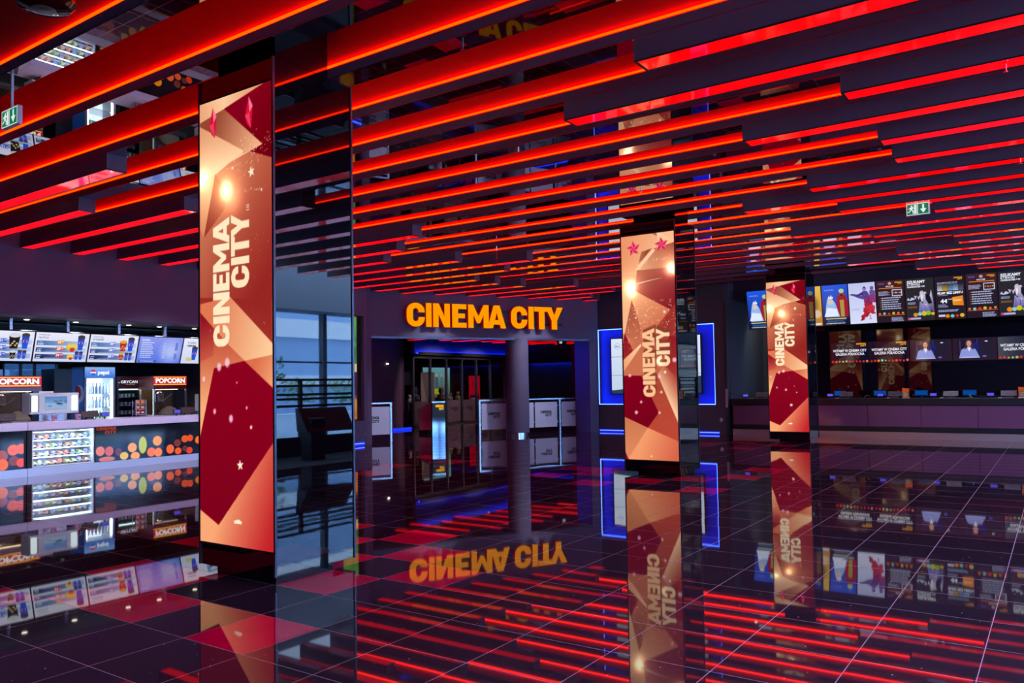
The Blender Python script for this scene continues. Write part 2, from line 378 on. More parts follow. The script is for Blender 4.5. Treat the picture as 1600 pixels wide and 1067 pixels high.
m_.add([(20.2, 6.87, 0), (XR, 7.05, 0), (XR, 7.05, ZT), (20.2, 6.87, ZT)], [(0, 1, 2, 3)])
struct(m_.build('wall_right', pbr('plum_brown_wall_paint', (.11, .075, .10), .7, noise=.08)), 'dark wall with a blue-lit niche')
struct(B((XR-.015, 2.80, 0), (XR+.03, 2.84, 3.92)).build('trim_2', EDGE))
# header and side walls of the ticket area
DK = pbr('dark_recess_wall', (.055, .05, .075), .6, noise=.1)
GW = pbr('charcoal_plaster', (.10, .105, .115), .8, bump=.15, nscale=12)
struct(B((20.95, -13, 4.0), (21.2, 2.8, ZT)).build('wall_right', pbr('plum_header_paint', (.10, .06, .095), .6)), 'header wall behind the posters')
struct(B((XR, 2.7, 3.92), (21.2, 2.84, ZT)).build('wall_right', WALL))
struct(B((XR+.05, 2.80, 0), (24.3, 3.0, 4.3)).build('wall_recess', GW)); struct(B((24.0, .8, 0), (24.2, 2.8, 4.3)).build('wall_recess', GW))
struct(B((21.2, -13, 3.98), (24.2, 2.8, 4.05)).build('ceiling_recess', BLK))
struct(B((22.15, -13, 0), (22.25, 1.0, 4.0)).build('wall_ticket', pbr('black_back_glass', (.004, .004, .005), .02, ior=1.75)), 'black gloss wall behind the ticket desk')
struct(B((22.25, .9, 0), (24.0, 1.0, 4.0)).build('wall_ticket', GW))
# snack kitchen
m_ = MB()
for a_, b_ in (((-7, 0), (5.7, ZT)), ((6.9, 0), (9.5, ZT)), ((5.7, 0), (6.9, 1.3)), ((5.7, 2.2), (6.9, ZT))): m_.box((a_[0], 13.9, a_[1]), (b_[0], 14.0, b_[1]))
w_ = MB()
for x in (5.7, 6.06, 6.36, 6.85): w_.box((x, 13.92, 1.3), (x+.05, 13.98, 2.2))
w_ = struct(w_.build('window_31', MUL)); B((5.7, 13.945, 1.3), (6.9, 13.955, 2.2)).build('pane', GL_K, w_)  # stands in for street windows reflected in the dark back wall
struct(MB().box((-3, 17.6, 0), (12, 17.8, 1.85)).build('wall_backdrop', pbr('backdrop_white', (.8, .8, .8), .8))); struct(MB().box((-3, 19.6, 0), (12, 19.8, 5)).build('wall_backdrop', pbr('backdrop_blue', (.12, .22, .33), .8)))  # added backdrop, coloured like the reflected street view
struct(m_.build('wall_kitchen', pbr('black_kitchen_glass', (.004, .006, .01), .03, ior=1.7)), 'dark glossy back wall of the snack kitchen')
struct(B((9.35, 10.3, 0), (9.5, 13.9, ZT)).build('wall_kitchen', DK))
struct(B((-7, 10.3, 2.96), (9.35, 11.55, 3.02)).build('ceiling_soffit', pbr('soffit_paint', (.10, .10, .14), .5)))
struct(B((-7, 11.55, 2.9), (9.35, 13.9, 2.93)).build('ceiling_kitchen', pbr('teal_black_panel', (.01, .03, .045), .3)))
# lobby behind the entrance
LW = pbr('aubergine_lobby_paint', (.09, .03, .075), .6, noise=.05)
struct(MB().add([(13.3, 10.6, 0), (16.6, 13.3, 0), (20.5, 15.42, 0), (20.5, 15.42, 3.3), (16.6, 13.3, 3.3), (13.3, 10.6, 3.3)], [(0, 1, 4, 5), (1, 2, 3, 4)]).build('wall_lobby', LW))
struct(B((27.6, 4, 0), (27.75, 17, 3.3)).build('wall_lobby', LW)); struct(B((20.9, 5.2, 0), (27.7, 5.3, 3.3)).build('wall_lobby', LW))
struct(B((20.5, 14.9, 2.78), (27.7, 15.05, 3.3), (0, 0, 0), 0).build('wall_lobby', pbr('cove_wall', (.10, .12, .35), .6)))
t = thing('cove_light', 'added blue strip light hidden behind the entrance fascia', 'light', (16.9, 8.9, 2.97)); B((.3, .38, 2.98), (plen-.4, .40, 3.0), PA, pang).build('light_strip', BLUE, t, rel=t.location); B((.3, .352, 2.95), (plen-.4, .45, 2.97), PA, pang).build('ledge', BLK, t, rel=t.location)  # unseen strip added to throw blue onto the entrance jambs
struct(B((26.5, 14.85, 0), (27.7, 15.0, 2.8)).build('wall_lobby', LW))
struct(MB().add([(13.0, 10.3, 3.3), (13, 17, 3.3), (28, 17, 3.3), (28, 5, 3.3), (21, 5, 3.3), (20.7, 7.1, 3.3), (14, 10.6, 3.3)], [(0, 1, 2, 3, 4, 5, 6)]).build('ceiling_lobby', pbr('lobby_ceiling_gloss', (.01, .008, .012), .12)))
# blue cove under the lobby ceiling
t = thing('cove_light', 'blue strip light hidden over the shop windows in the lobby', 'light', (20.5, 14.6, 3.2))
B((20.6, 14.83, 2.80), (27.4, 14.86, 2.82)).build('light_strip', BLUE, t, rel=t.location); B((20.5, 14.70, 2.74), (27.5, 14.9, 2.78)).build('ledge', BLK, t, rel=t.location); B((20.5, 14.70, 2.78), (27.5, 14.71, 2.85)).build('lip', BLK, t, rel=t.location)
t = thing('cove_light', 'blue strip light along the top of the dark recess beyond the column', 'light', (27.4, 9, 2.6))
m_ = MB(); m_.box((27.40, 10.3, 2.48), (27.44, 14.2, 2.52)); m_.build('light_strip', BLUE, t, rel=t.location)
B((27.30, 10.1, 2.53), (27.6, 14.4, 2.6)).build('housing', BLK, t, rel=t.location); B((27.30, 10.1, 2.46), (27.32, 14.4, 2.53)).build('lip', BLK, t, rel=t.location)
struct(B((27.52, 10.2, .1), (27.58, 14.3, 2.5)).build('wall_lobby', pbr('navy_panel', (.01, .012, .04), .4)))

PALE = pbr('pale_bulkhead_paint', (.52, .58, .66), .8)
struct(B((-7, -13.2, 3.75), (28, -12.2, ZT)).build('wall_street', PALE), 'pale bulkhead above the street windows')
for i in range(10):
    xa = -7+i*3.5
    w_ = MB().box((xa, -13.0, 0), (xa+.14, -12.8, 3.75)).box((xa, -13.0, 0), (xa+3.5, -12.8, .1)).box((xa, -12.98, 1.0), (xa+3.5, -12.86, 1.06)).box((xa, -12.98, 2.28), (xa+3.5, -12.86, 2.33)).build('window_%d' % (i+1), MUL)
    struct(w_); B((xa+.14, -12.92, .1), (xa+3.5, -12.90, 3.75)).build('pane', GL, w_)
for i in range(12):
    xa = -7+i*3.0; struct(B((xa, -13.2, ZT), (xa+.12, -9.1, ZT+.25)).build('roof_beam', MUL))
for y in (-12.2, -10.6, -9.1): struct(B((-7, y-.05, ZT+.02), (28.5, y+.05, ZT+.2)).build('roof_beam', MUL))
t = thing('street_building', 'blue-grey building with white bands across the street', 'building', (15, -33, 0)); rl = t.location
B((-20, -34, 0), (60, -33, 9)).build('facade', pbr('blue_concrete', (.36, .52, .74), .8, bump=.1), t, rel=rl)
for za, zb_ in ((4.6, 5.7), (1.7, 2.3)): B((-20, -33, za), (60, -32.6, zb_)).build('white_band', pbr('white_render', (.9, .9, .9), .8), t, rel=rl)
LEAF = pbr('leaf_green', (.16, .34, .10), .7); BARK = pbr('bark', (.12, .08, .05), .9)
for q, (x, y, h_) in enumerate(((15.6, -17.5, 2.3), (21.0, -22.0, 1.7), (24.0, -22.5, 1.6), (13.0, -19.0, 1.5))):
    t = thing('street_tree', ('tallest young tree outside the street windows', 'low bushy tree outside the windows, the nearer one to the building corner', 'low bushy tree farthest along the street', 'shortest young tree outside the street windows')[q], 'tree', (x, y, 0), group='young trees outside'); MB().tube((0, 0, 0), (0, 0, h_*.8), .05, 8, .02).build('trunk', BARK, t)
    m_ = MB()
    for k in range(240):
        a_ = random.random()*6.28; e = random.random(); rr = .75*math.sqrt(random.random()); p = Vector((math.cos(a_)*rr, math.sin(a_)*rr*.8, h_*.55+e*h_*.6)); n1 = Vector((random.uniform(-1, 1), random.uniform(-1, 1), random.uniform(-1, 1))).normalized(); n2 = n1.orthogonal().normalized()*.09; n3 = n1.cross(n2)
        m_.add([tuple(p+n2), tuple(p+n3*.5), tuple(p-n2), tuple(p-n3*.5)], [(0, 1, 2, 3)])
    m_.build('foliage', LEAF, t)
struct(B((-20, -33, -.1), (50, -13.2, -.02)).build('ground_street', pbr('pale_paving', (.55, .57, .6), .8)))
# railing and kiosk by the windows (the pillar mirrors them)
RAILM = pbr('rail_dark_brown', (.02, .012, .014), .35)
t = thing('railing', 'dark multi-bar railing in front of the street windows', 'railing', (10, -9.2, 0))
for k in range(-3, 6): B((10+k*2.0-.04, -9.25, 0), (10+k*2.0+.04, -9.17, 1.75)).build('post', RAILM, t, rel=t.location)
for z in (1.72, 1.58, 1.38, 1.28, 1.12, .35): B((4, -9.24, z), (21, -9.18, z+.055)).build('rail', RAILM, t, rel=t.location)
B((4, -9.23, 0), (21, -9.19, .44)).build('base_panel', RAILM, t, rel=t.location)  # solid panel added to darken the floor mirrored in the pillar
t = thing('ticket_kiosk', 'black self-service kiosk with a tilted screen by the railing', 'kiosk', (9.9, -8.3, 0))
B((9.35, -8.45, 0), (9.75, -8.1, .9)).build('body', BLK, t, rel=t.location, bevel=.02)
MB().hexa([(9.2, -8.4, .62), (10.6, -8.4, .62), (10.6, -8.05, .60), (9.2, -8.05, .60)], [(9.2, -8.45, 1.12), (10.6, -8.45, 1.12), (10.6, -8.35, 1.12), (9.2, -8.35, 1.12)]).build('head', DARKP, t, rel=t.location, bevel=.01)

# ------------------------------------------------------------------ ceiling beams
ORD = 'first second third fourth fifth sixth seventh eighth ninth tenth eleventh twelfth thirteenth fourteenth fifteenth sixteenth seventeenth eighteenth nineteenth twentieth twenty-first twenty-second'.split()
LEFT = {-2: 6.3, -1: 6.3, 0: 3.9, 1: 6.3, 2: 5.1, 3: 5.1, 4: 5.1, 5: 5.1, 6: 3.9, 7: 5.1, 8: 6.3, 9: 5.1, 10: 3.9, 11: 5.1, 12: 6.65, 13: 6.65, 14: 6.45, 15: 5.35, 16: 3.9, 17: 5.15, 18: 6.35, 19: 6.6}
RIGHT = {-2: -6.1, -1: -7.3, 0: -6.1, 1: -2.45, 2: -1.26, 3: -3.65, 4: -2.45, 5: -3.65, 6: -3.65, 7: -2.45, 8: -1.26, 9: -2.45, 10: -3.65, 11: -1.26, 12: -2.45, 13: -3.65, 14: -3.65, 15: -2.45, 16: -1.27, 17: -3.65, 18: -2.45, 19: -3.65}
ZM, ZB, BW = 4.36, 4.17, .245
for k in range(-2, 20):
    X = 2.56+.9*k; ye = 10.1
    if X > 13.0: ye = 10.33-(X-13.53)*.5217 if X > 13.53 else 10.1
    if X+BW > XR-.02: continue
    ya = -9.0
    t = thing('ceiling_beam', 'black ceiling beam with red cove light, the %s from the near end of the hall' % ORD[k+2], 'ceiling beam', (X, 0, ZM), group='parallel red-lit ceiling beams')
    rl = t.location
    ym = ye if X < 13 else ye-.02
    m_ = MB(); m_.box((X, ya, ZM+.008), (X+BW, ym, ZM+.095)); m_.build('beam_body', BEAM, t, rel=rl)
    B((X+.022, ya, ZM+.095), (X+BW, ym, ZT-.01)).build('cove_board', COVE, t, rel=rl)
    B((X-.004, ya, ZM+.112), (X+.022, ym, ZM+.121)).build('led_strip', REDL, t, rel=rl)
    B((X+.004, ya, ZM), (X+BW-.004, ym, ZM+.008)).build('mirror_panel', MIRR, t, rel=rl)
    for side, (a, b) in (('l', (LEFT[k], ym)), ('r', (ya, RIGHT[k]))):
        if b-a < .3: continue
        lb = B((X, a, ZB+.012), (X+BW, b, ZM)).build('light_box', BEAM, t, rel=rl)
        B((X+.012, a+.03, ZB), (X+BW-.03, b-.03, ZB+.012)).build('diffuser', REDD, lb, rel=rl)
        fr_ = MB(); fr_.box((X, a, ZB), (X+.010, b, ZB+.012)); fr_.box((X+BW-.028, a, ZB), (X+BW, b, ZB+.012)); fr_.box((X+.01, a, ZB), (X+BW-.028, a+.028, ZB+.012)); fr_.box((X+.01, b-.028, ZB), (X+BW-.028, b, ZB+.012))
        fr_.build('frame', BLK, lb, rel=rl)
# lobby beams
for k in range(9):
    X = 17.0+k*.95; yc = 11.9-.2*k+(.4 if k % 2 else 0)
    t = thing('lobby_light', 'short red-glowing ceiling box in the lobby, the %s from its left' % ORD[k], 'ceiling light', (X, yc, 3.2), group='red light boxes in the lobby')
    B((X, yc-1.6, 3.13), (X+.2, yc+.9, 3.295)).build('housing', BEAM, t, rel=t.location)
    B((X+.02, yc-1.57, 3.115), (X+.18, yc+.87, 3.13)).build('diffuser', REDD, t, rel=t.location)

# ------------------------------------------------------------------ LED columns
OR = hexc(246, 160, 108); PE = hexc(255, 205, 160); BR = hexc(170, 78, 55); MA = hexc(132, 0, 26); RD = hexc(196, 48, 40); CRM = hexc(255, 238, 205)
Y0P, WP, Z0S, Z1S = -.028, 1.012, .257, 4.081
def q1(px, py):  # artwork plan of the first screen, measured in a 122 x 740 grid
    return ((px-309.5+(.0)*(py))/119.0*.98+.01, (TOPL(px)-py)/(BOTL(px)-TOPL(px))+1)
def TOPL(px): return 166-(px-310)*42/115.
def BOTL(px): return 845+(px-309)*18.5/120.5
def art_one():
    c = CV(1.012/3.824, 620, hexc(170, 62, 44)); P = lambda *a: [q1(*p) for p in a]
    c.poly(P((300, 100), (440, 100), (440, 470), (300, 470)), hexc(214, 128, 88), hexc(150, 36, 32), q1(330, 290), q1(428, 420))
    c.poly(P((309, 470), (428, 470), (428, 620), (309, 620)), hexc(150, 36, 32), hexc(178, 60, 44), q1(360, 460), q1(340, 560))
    c.poly(P((352, 170), (430, 115), (430, 246), (380, 233)), MA, hexc(110, 0, 10), q1(370, 200), q1(428, 240))
    c.poly(P((309, 205), (309, 193), (352, 171), (415, 224.5), (383, 241)), hexc(150, 70, 48), hexc(244, 176, 132), q1(335, 196), q1(406, 224))
    c.poly(P((305, 150), (417, 127.4), (352, 170), (309, 196)), hexc(236, 168, 122), PE, q1(312, 180), q1(352, 150))
    c.poly(P((417, 120), (417, 127.4), (352, 170), (353, 147)), hexc(250, 200, 158), hexc(226, 150, 108), q1(353, 150), q1(410, 128))
    c.poly(P((309, 205), (385, 240), (415, 224.5), (360, 256), (330, 280), (309, 300)), hexc(232, 160, 115), hexc(250, 196, 150), q1(312, 215), q1(340, 262))
    c.poly(P((305, 200), (385, 236), (360, 256), (336, 276), (316, 300), (305, 300)), hexc(228, 158, 114), PE, q1(312, 210), q1(330, 285))
    c.poly(P((309, 290), (336, 274), (315.5, 376), (309, 362)), hexc(250, 186, 135), hexc(222, 138, 96), q1(318, 290), q1(312, 370))
    c.poly(P((336, 274), (315.5, 376), (352, 330), (356, 300)), hexc(190, 100, 66), hexc(150, 52, 38), q1(350, 300), q1(318, 372))
    c.poly(P((361, 467), (432, 542), (432, 556), (385, 567), (358, 542), (309, 494), (309, 480)), hexc(226, 120, 80), hexc(255, 205, 155), q1(330, 500), q1(425, 548))
    c.poly(P((305, 494), (358, 542), (385, 566.8), (333, 579), (305, 705)), hexc(196, 78, 56), hexc(252, 176, 122), q1(318, 530), q1(318, 640))
    c.poly(P((309, 493), (336, 520), (331, 560), (309, 570)), hexc(140, 12, 30), hexc(205, 90, 66), q1(312, 500), q1(322, 566))
    c.poly(P((385, 566.8), (432, 556), (432, 612)), hexc(222, 110, 76), hexc(244, 160, 110), q1(400, 575), q1(428, 600))
    c.poly(P((333, 579), (384.7, 566.8), (432, 611), (432, 690), (340.5, 821), (300, 792), (305, 699)), hexc(140, 0, 26), hexc(126, 0, 24), q1(350, 580), q1(345, 800))
    c.poly(P((300, 791), (340.5, 821), (432, 690), (440, 880), (300, 860)), hexc(250, 168, 116), hexc(196, 36, 40), q1(345, 790), q1(420, 850))
    for (a, b, rr, k) in ((314, 285, .018, .8), (354, 300, .021, 1.0), (354, 300, .06, .28), (314, 285, .05, .25), (366, 312, .03, .25)): c.glow(*q1(a, b), rr, (1, .85, .6), k)
    for (a, b), (d, e) in (((360, 262), (395, 236)),): pass
    c.specks(70, .55, .845, 1., .80, hexc(255, 190, 170), .0006, .0018, slope=.12)
    c.specks(60, .1, .80, .8, .85, CRM, .0005, .0016, slope=.08)
    for (a, b, w_, h_) in ((393, 175, .010, .036), (332, 194, .010, .036)):
        u, v = q1(a, b); c.poly([(u, v+h_), (u+.055, v+.012), (u+.03, v-h_), (u-.02, v-.025), (u-.05, v-.004)], hexc(214, 14, 56)); c.poly([(u, v+h_), (u+.055, v+.012), (u+.01, v)], hexc(252, 120, 150)); c.poly([(u+.03, v-h_), (u-.05, v-.004), (u+.01, v)], hexc(240, 60, 96))
    c.star(*q1(397, 269), .0125, CRM, rot=.2); c.star(*q1(366, 264), .005, CRM); c.star(*q1(413, 297), .0045, CRM); c.star(*q1(377, 729), .0125, CRM, rot=.1); c.star(*q1(395, 670), .006, CRM)
    u, v = q1(366, 302); c.specks(40, u, v-.004, u+.5, v+.003, hexc(255, 215, 190), .0004, .0014, slope=-.012)
    for (a, b, rr) in ((342, 577, .0075), (356, 570, .0085), (334, 646, .005), (362, 657, .007), (315, 596, .005), (372, 601, .002), (388, 640, .003)): c.ell(*q1(a, b), rr*1.2, hexc(255, 205, 225), ru=rr, al=.85, soft=.6)
    c.specks(45, .05, .45, .98, .68, hexc(240, 150, 120), .0005, .0016)
    (u0, v0), (u1, v1) = q1(332, 546), q1(360, 341); v0 = q1(332, 546)[1]
    c.glyphs('CINEMA', u0, u1, v0-.0, v1, hexc(255, 236, 196), rot=True)
    u0 = q1(363, 452)[0]; u1 = q1(393, 452)[0]; c.glyphs('CITY', u0, u1, q1(378, 452)[1], q1(378, 335)[1], hexc(255, 232, 190), rot=True)
    (u, v) = q1(391, 326); c.rect(u-.02, v-.006, u+.02, v-.003, CRM, al=.7); c.rect(u-.02, v, u+.02, v+.002, CRM, al=.7); c.rect(u-.02, v+.005, u+.02, v+.007, CRM, al=.7)
    u, v = q1(373, 817); c.rect(u-.05, v-.0035, u+.05, v+.0035, CRM); c.rect(u-.02, v+.0035, u+.03, v+.006, CRM)
    return c
def q2(px, py):
    L = 968.5+(py-371)*8/345.; W = 87.5+(py-371)*.5/345.
    u = (px-L)/W; top = 371-11*u; bot = 716+5*u
    return (u, (bot-py)/(bot-top))
def art_two():
    c = CV(1.012/3.824, 420, hexc(240, 158, 112)); P = lambda *a: [q2(*p) for p in a]
    c.poly(P((960, 350), (1060, 350), (1060, 430), (960, 430)), hexc(238, 150, 104), hexc(250, 190, 146), q2(975, 380), q2(1040, 400))
    c.poly(P((1014, 362), (1027, 361), (1029, 369)), hexc(176, 96, 66)); c.poly(P((1027, 358), (1060, 379), (1032, 383), (1029, 369)), PE, hexc(255, 190, 140), q2(1030, 372), q2(1055, 378))
    c.poly(P((1060, 377), (1060, 440), (994, 421), (1022, 389)), hexc(244, 176, 130), hexc(160, 72, 52), q2(1000, 420), q2(1056, 384))
    c.poly(P((1003, 394), (1021, 388), (998, 414)), hexc(190, 110, 76), hexc(150, 70, 52), q2(1003, 394), q2(1012, 396))
    c.poly(P((992, 423), (1022, 389), (1026, 391), (1000, 421)), PE)
    c.poly(P((996, 423), (1047, 418), (1062, 440), (1062, 478), (1051, 485), (992, 455)), hexc(188, 100, 76), hexc(138, 26, 36), q2(1000, 430), q2(1050, 480))
    c.poly(P((992, 455), (1051, 485), (1062, 478), (1064, 560), (960, 560), (975, 500)), hexc(250, 172, 120), hexc(196, 92, 66), q2(990, 465), q2(1035, 530))
    c.poly(P((960, 430), (990, 440), (987, 469), (975, 523), (968, 520)), hexc(248, 170, 120), hexc(246, 190, 146), q2(972, 440), q2(976, 515))
    c.poly(P((987, 469), (1003, 515), (999, 540), (975, 523)), hexc(176, 84, 58), hexc(200, 110, 78), q2(987, 480), q2(990, 530))
    c.poly(P((975, 521), (991, 551), (968, 568)), hexc(134, 10, 30), hexc(160, 40, 40), q2(972, 525), q2(980, 560))
    c.poly(P((968, 567), (1003, 537), (1003, 556), (968, 588)), hexc(240, 160, 112), PE, q2(975, 575), q2(1000, 545))
    c.poly(P((1000, 545), (1062, 470), (1070, 700), (1045, 700), (1003, 587), (968, 588)), hexc(206, 112, 78), hexc(160, 50, 44), q2(1005, 560), q2(1058, 530))
    c.poly(P((1048, 523), (1066, 530), (1066, 610), (1040, 590)), hexc(148, 26, 38), hexc(170, 60, 46), q2(1050, 530), q2(1062, 600))
    c.poly(P((968, 587), (1003, 587), (1032, 645), (1014, 668), (968, 648)), MA, hexc(120, 0, 24), q2(985, 590), q2(1000, 660))
    c.poly(P((1003, 586.5), (1030, 586), (1066, 667), (1066, 694), (1014, 668), (1032, 645)), hexc(170, 72, 50), hexc(190, 70, 52), q2(1010, 590), q2(1055, 670))
    c.poly(P((1030, 586), (1040, 570), (1070, 600), (1066, 668)), hexc(255, 205, 160), hexc(176, 72, 54), q2(1044, 622), q2(1068, 605))
    c.poly(P((960, 646), (1014, 668), (981, 719), (960, 719)), hexc(206, 120, 80), hexc(226, 138, 94), q2(980, 655), q2(990, 710))
    c.poly(P((1014, 668), (1066, 691), (1070, 725), (978, 722), (981, 716)), hexc(246, 156, 106), hexc(216, 100, 72), q2(1005, 690), q2(1060, 715))
    c.poly(P((970, 690), (982, 716), (970, 720)), MA)
    for (a, b, rr, k) in ((986.5, 449, .024, 1.1), (1052, 420, .026, 1.1), (986.5, 449, .06, .3), (1054, 410, .06, .3), (988, 460, .02, .4)): c.glow(*q2(a, b), rr, (1, .85, .65), k)
    for i in range(30):
        f = i/29; c.ell(*q2(990+f*45, 446-14*f+3*f*f), .0022*(1-f)+.001, CRM)
    c.specks(60, .3, q2(1010, 412)[1]-.01, .98, q2(1010, 412)[1]+.008, CRM, .0006, .002, slope=.03)
    c.specks(150, .1, q2(1010, 530)[1], 1, q2(1010, 470)[1], CRM, .0008, .0026); c.specks(60, .0, q2(985, 560)[1], .35, q2(985, 530)[1], hexc(230, 150, 130), .0006, .002)
    for a, b, rr in ((990, 389, .030), (1036, 382, .029)): c.star(*q2(a, b), rr*1.2, hexc(206, 24, 66), rot=.15, inner=.5, c2=hexc(250, 96, 130))
    for a, b, rr in ((1041, 488, .008), (994, 497, .006), (1042, 582, .009), (1020, 712, .006)): c.star(*q2(a, b), rr, CRM)
    for (a, b, rr) in ((984, 587, .007), (1057, 563, .010), (1033, 589, .007), (1003, 620+8, .006), (995, 644, .008), (1033, 645, .006), (1036, 613, .006)): c.ell(*q2(a, b), rr, hexc(255, 200, 215), al=.85, soft=.6)
    V0, V1 = q2(1007, 620)[1], q2(1007, 514)[1]; u0, u1 = .37, .60
    c.glyphs('CINEMA', u0+.02, u1+.03, V0+.012, V1+.016, hexc(128, 58, 40), rot=True, al=.8); c.glyphs('CINEMA', u0, u1, V0, V1, hexc(253, 196, 146), rot=True)
    V0, V1 = q2(1032, 573)[1], q2(1032, 514)[1]; u0, u1 = .63, .88
    c.glyphs('CITY', u0+.02, u1+.03, V0+.012, V1+.016, hexc(128, 58, 40), rot=True, al=.8); c.glyphs('CITY', u0, u1, V0, V1, hexc(255, 214, 170), rot=True)
    u, v = q2(1032, 566); c.glow(u, v, .02, (.3, .3, .25), .8)
    return c
SM = screen_mat('led_wall_pixels', 1.0, .3)
cols_ = (('glossy black column with a tall orange and red screen, the nearest and largest', 1.79), ('middle glossy black column, its screen topped by two pink stars', 10.05), ('farthest screen column, standing before the ticket desk', 18.35))
A1 = art_one(); A2 = art_two()
for i, (lab, X) in enumerate(cols_):
    t = thing('screen_column', lab, 'column', (X, Y0P, 0), group='columns clad in screens'); rl = t.location; D = .89; xb, yb = X+D, Y0P+WP
    B((X+.012, Y0P+.01, .06), (xb-.012, yb-.01, 4.28)).build('cladding', GLB, t, rel=rl)
    B((X+.01, Y0P+.004, 0), (X+.62, Y0P+.76, .06)).build('plinth', GLB, t, rel=rl)
    B((X+.03, Y0P+.006, 4.28), (X+.60, Y0P+.76, 5.2)).build('collar', GLB, t, rel=rl)
    for (a, b) in ((X, Y0P), (xb-.02, Y0P), (X, yb-.02), (xb-.02, yb-.02)): B((a, b, .06), (a+.02, b+.02, 4.28)).build('edge_trim', EDGE, t, rel=rl)
    art = A2 if i == 1 else A1; Z = Z1S-Z0S
    fr_ = B((X+.004, Y0P+.02, Z0S-.02), (X+.012, yb-.02, Z1S+.02)).build('screen_frame', BLK, t, rel=rl)
    art.mesh('screen_image', (0, WP-.022, Z0S), (0, -(WP-.044), 0), (0, 0, Z), SM, t).location = (.003, 0, 0)
    art.mesh('screen_image', (D, .022, Z0S), (0, WP-.044, 0), (0, 0, Z), SM, t).location = (-.003, 0, 0)

# ------------------------------------------------------------------ entrance sign, column, barriers
ux, uy = math.cos(pang), math.sin(pang); nx_, ny_ = uy, -ux      # along the front / towards the hall
FACE = emit('sign_amber_face', (1., .31, .0), 1.05); RET = pbr('sign_red_return', (.35, .0, .02), .4, em=(.30, 0, .01), es=.35)
t = thing('entrance_sign', 'large amber lit letters on the fascia over the entrance', 'sign', (14.4, 9.87, 3.2)); rl = t.location
s0 = (14.47-PA.x)*ux+(9.857-PA.y)*uy; s1 = (19.03-PA.x)*ux+(7.47-PA.y)*uy
pl_spans = [('C', 14.47, 14.95), ('I', 14.985, 15.133), ('N', 15.177, 15.637), ('E', 15.70, 16.10), ('M', 16.15, 16.74), ('A', 16.70, 17.25), ('C', 17.40, 17.89), ('I', 17.93, 18.09), ('T', 18.11, 18.57), ('Y', 18.46, 19.01)]
for ch, xa, xb in pl_spans:
    g, W = glyph(ch); sa = (xa-PA.x)/ux; sb = (xb-PA.x)/ux
    sa -= .085; sb -= .085; O = (PA.x+ux*sa+nx_*.05, PA.y+uy*sa+ny_*.05, 3.225); m_ = MB(); m2 = MB()
    for P in g:
        pts = [(p[0]/W*(sb-sa), p[1]*.68) for p in P]
        m_.prism(pts, O, (ux, uy, 0), (0, 0, 1), (nx_, ny_, 0), .15)
        m2.prism(pts, (O[0]+nx_*.151, O[1]+ny_*.151, O[2]), (ux, uy, 0), (0, 0, 1), (nx_, ny_, 0), .006)
    lt_ = m_.build('letter', RET, t, rel=rl); m2.build('letter_face', FACE, lt_, rel=rl)
m_ = MB(PA, pang); m_.box((s0+.05, -.075, 3.35), (s1-.05, .0, 3.41)); m_.box((s0+.05, -.075, 3.7), (s1-.05, 0, 3.76)); m_.build('mounting_rail', BLK, t, rel=rl)
t = thing('round_column', 'round grey column with a chrome foot in the entrance opening', 'column', (17.86, 8.42, 0))
MB().lathe((0, 0, 0), [(.345, .10), (.345, 2.95)], 48).build('shaft', WALL, t, smooth=True); MB().lathe((0, 0, 0), [(.33, 0), (.33, .10)], 48).build('foot_ring', CHROME, t, smooth=True)
FROST = pbr('frosted_glass', (.62, .60, .72), .5); FROST.node_tree.nodes['Principled BSDF'].inputs['Subsurface Weight'].default_value = 0
INK = pbr('dark_logo_ink', (.02, .015, .03), .6)
def logo_mesh(O, U, N, w_, h_, mat, parent, rel, name='logo', z0=0):
    m_ = MB(); h = h_/2.15; O = Vector(O); U = Vector(U); N = Vector(N)
    for wd, zb in (('CINEMA', h_-h), ('CITY', 0)):
        pl, W = word_polys(wd); W1 = word_polys('CINEMA')[1]; k = w_/W1; off = w_-W*k
        for P in pl: m_.prism([(off+p[0]*k, zb+p[1]*h) for p in P], O, U, (0, 0, 1), N, .003)
    return m_.build(name, mat, parent, rel=rel)
def barrier(a, b, lab, n=1, posts=(1, 1)):
    a = Vector((*a, 0)); b = Vector((*b, 0)); L_ = (b-a).length; an = math.atan2(b.y-a.y, b.x-a.x)
    t = thing('glass_barrier', lab, 'barrier', a, group='frosted glass barriers across the entrance'); rl = t.location
    d = (b-a).normalized(); N = Vector((d.y, -d.x, 0))
    for i, on_ in enumerate(posts):
        if not on_: continue
        x = 0 if i == 0 else L_
        p_ = B((x-.025, -.025, 0), (x+.025, .025, 1.10), a, an).build('post', STEEL, t, rel=rl)
        MB(a, an).lathe((x, 0, 0), [(.06, 0), (.06, .008)], 20).build('base_plate', STEEL, p_, rel=rl)
    B((-.025, -.02, 1.06), (L_+.025, .02, 1.10), a, an).build('top_rail', STEEL, t, rel=rl)
    for k in range(n):
        x0 = .07+k*(L_-.06)/n; x1 = x0+(L_-.06)/n-.05
        pn = B((x0, -.006, .18), (x1, .006, .98), a, an).build('frosted_panel', FROST, t, rel=rl)
        wl = min(.42, (x1-x0)*.5); O = a+d*((x0+x1)/2-wl/2)+N*.0075; O.z = .52
        logo_mesh(O, d, N, wl, .19, INK, pn, rl)
        for z in (.33, .85):
            for x in (x0-.03, x1): B((x, -.02, z), (x+.03, .02, z+.035), a, an).build('clamp', STEEL, pn, rel=rl)
dl = Vector((ux, uy))
A_ = Vector((14.69, 10.72)); lf = A_-dl*1.15
p1_ = Vector((17.29, 9.46)); p2_ = p1_+dl*.96; p3_ = p1_+dl*2.88; p4_ = p3_+dl*.9
barrier(lf, A_, 'frosted glass barrier at the far left of the entrance, cut by the wall corner')
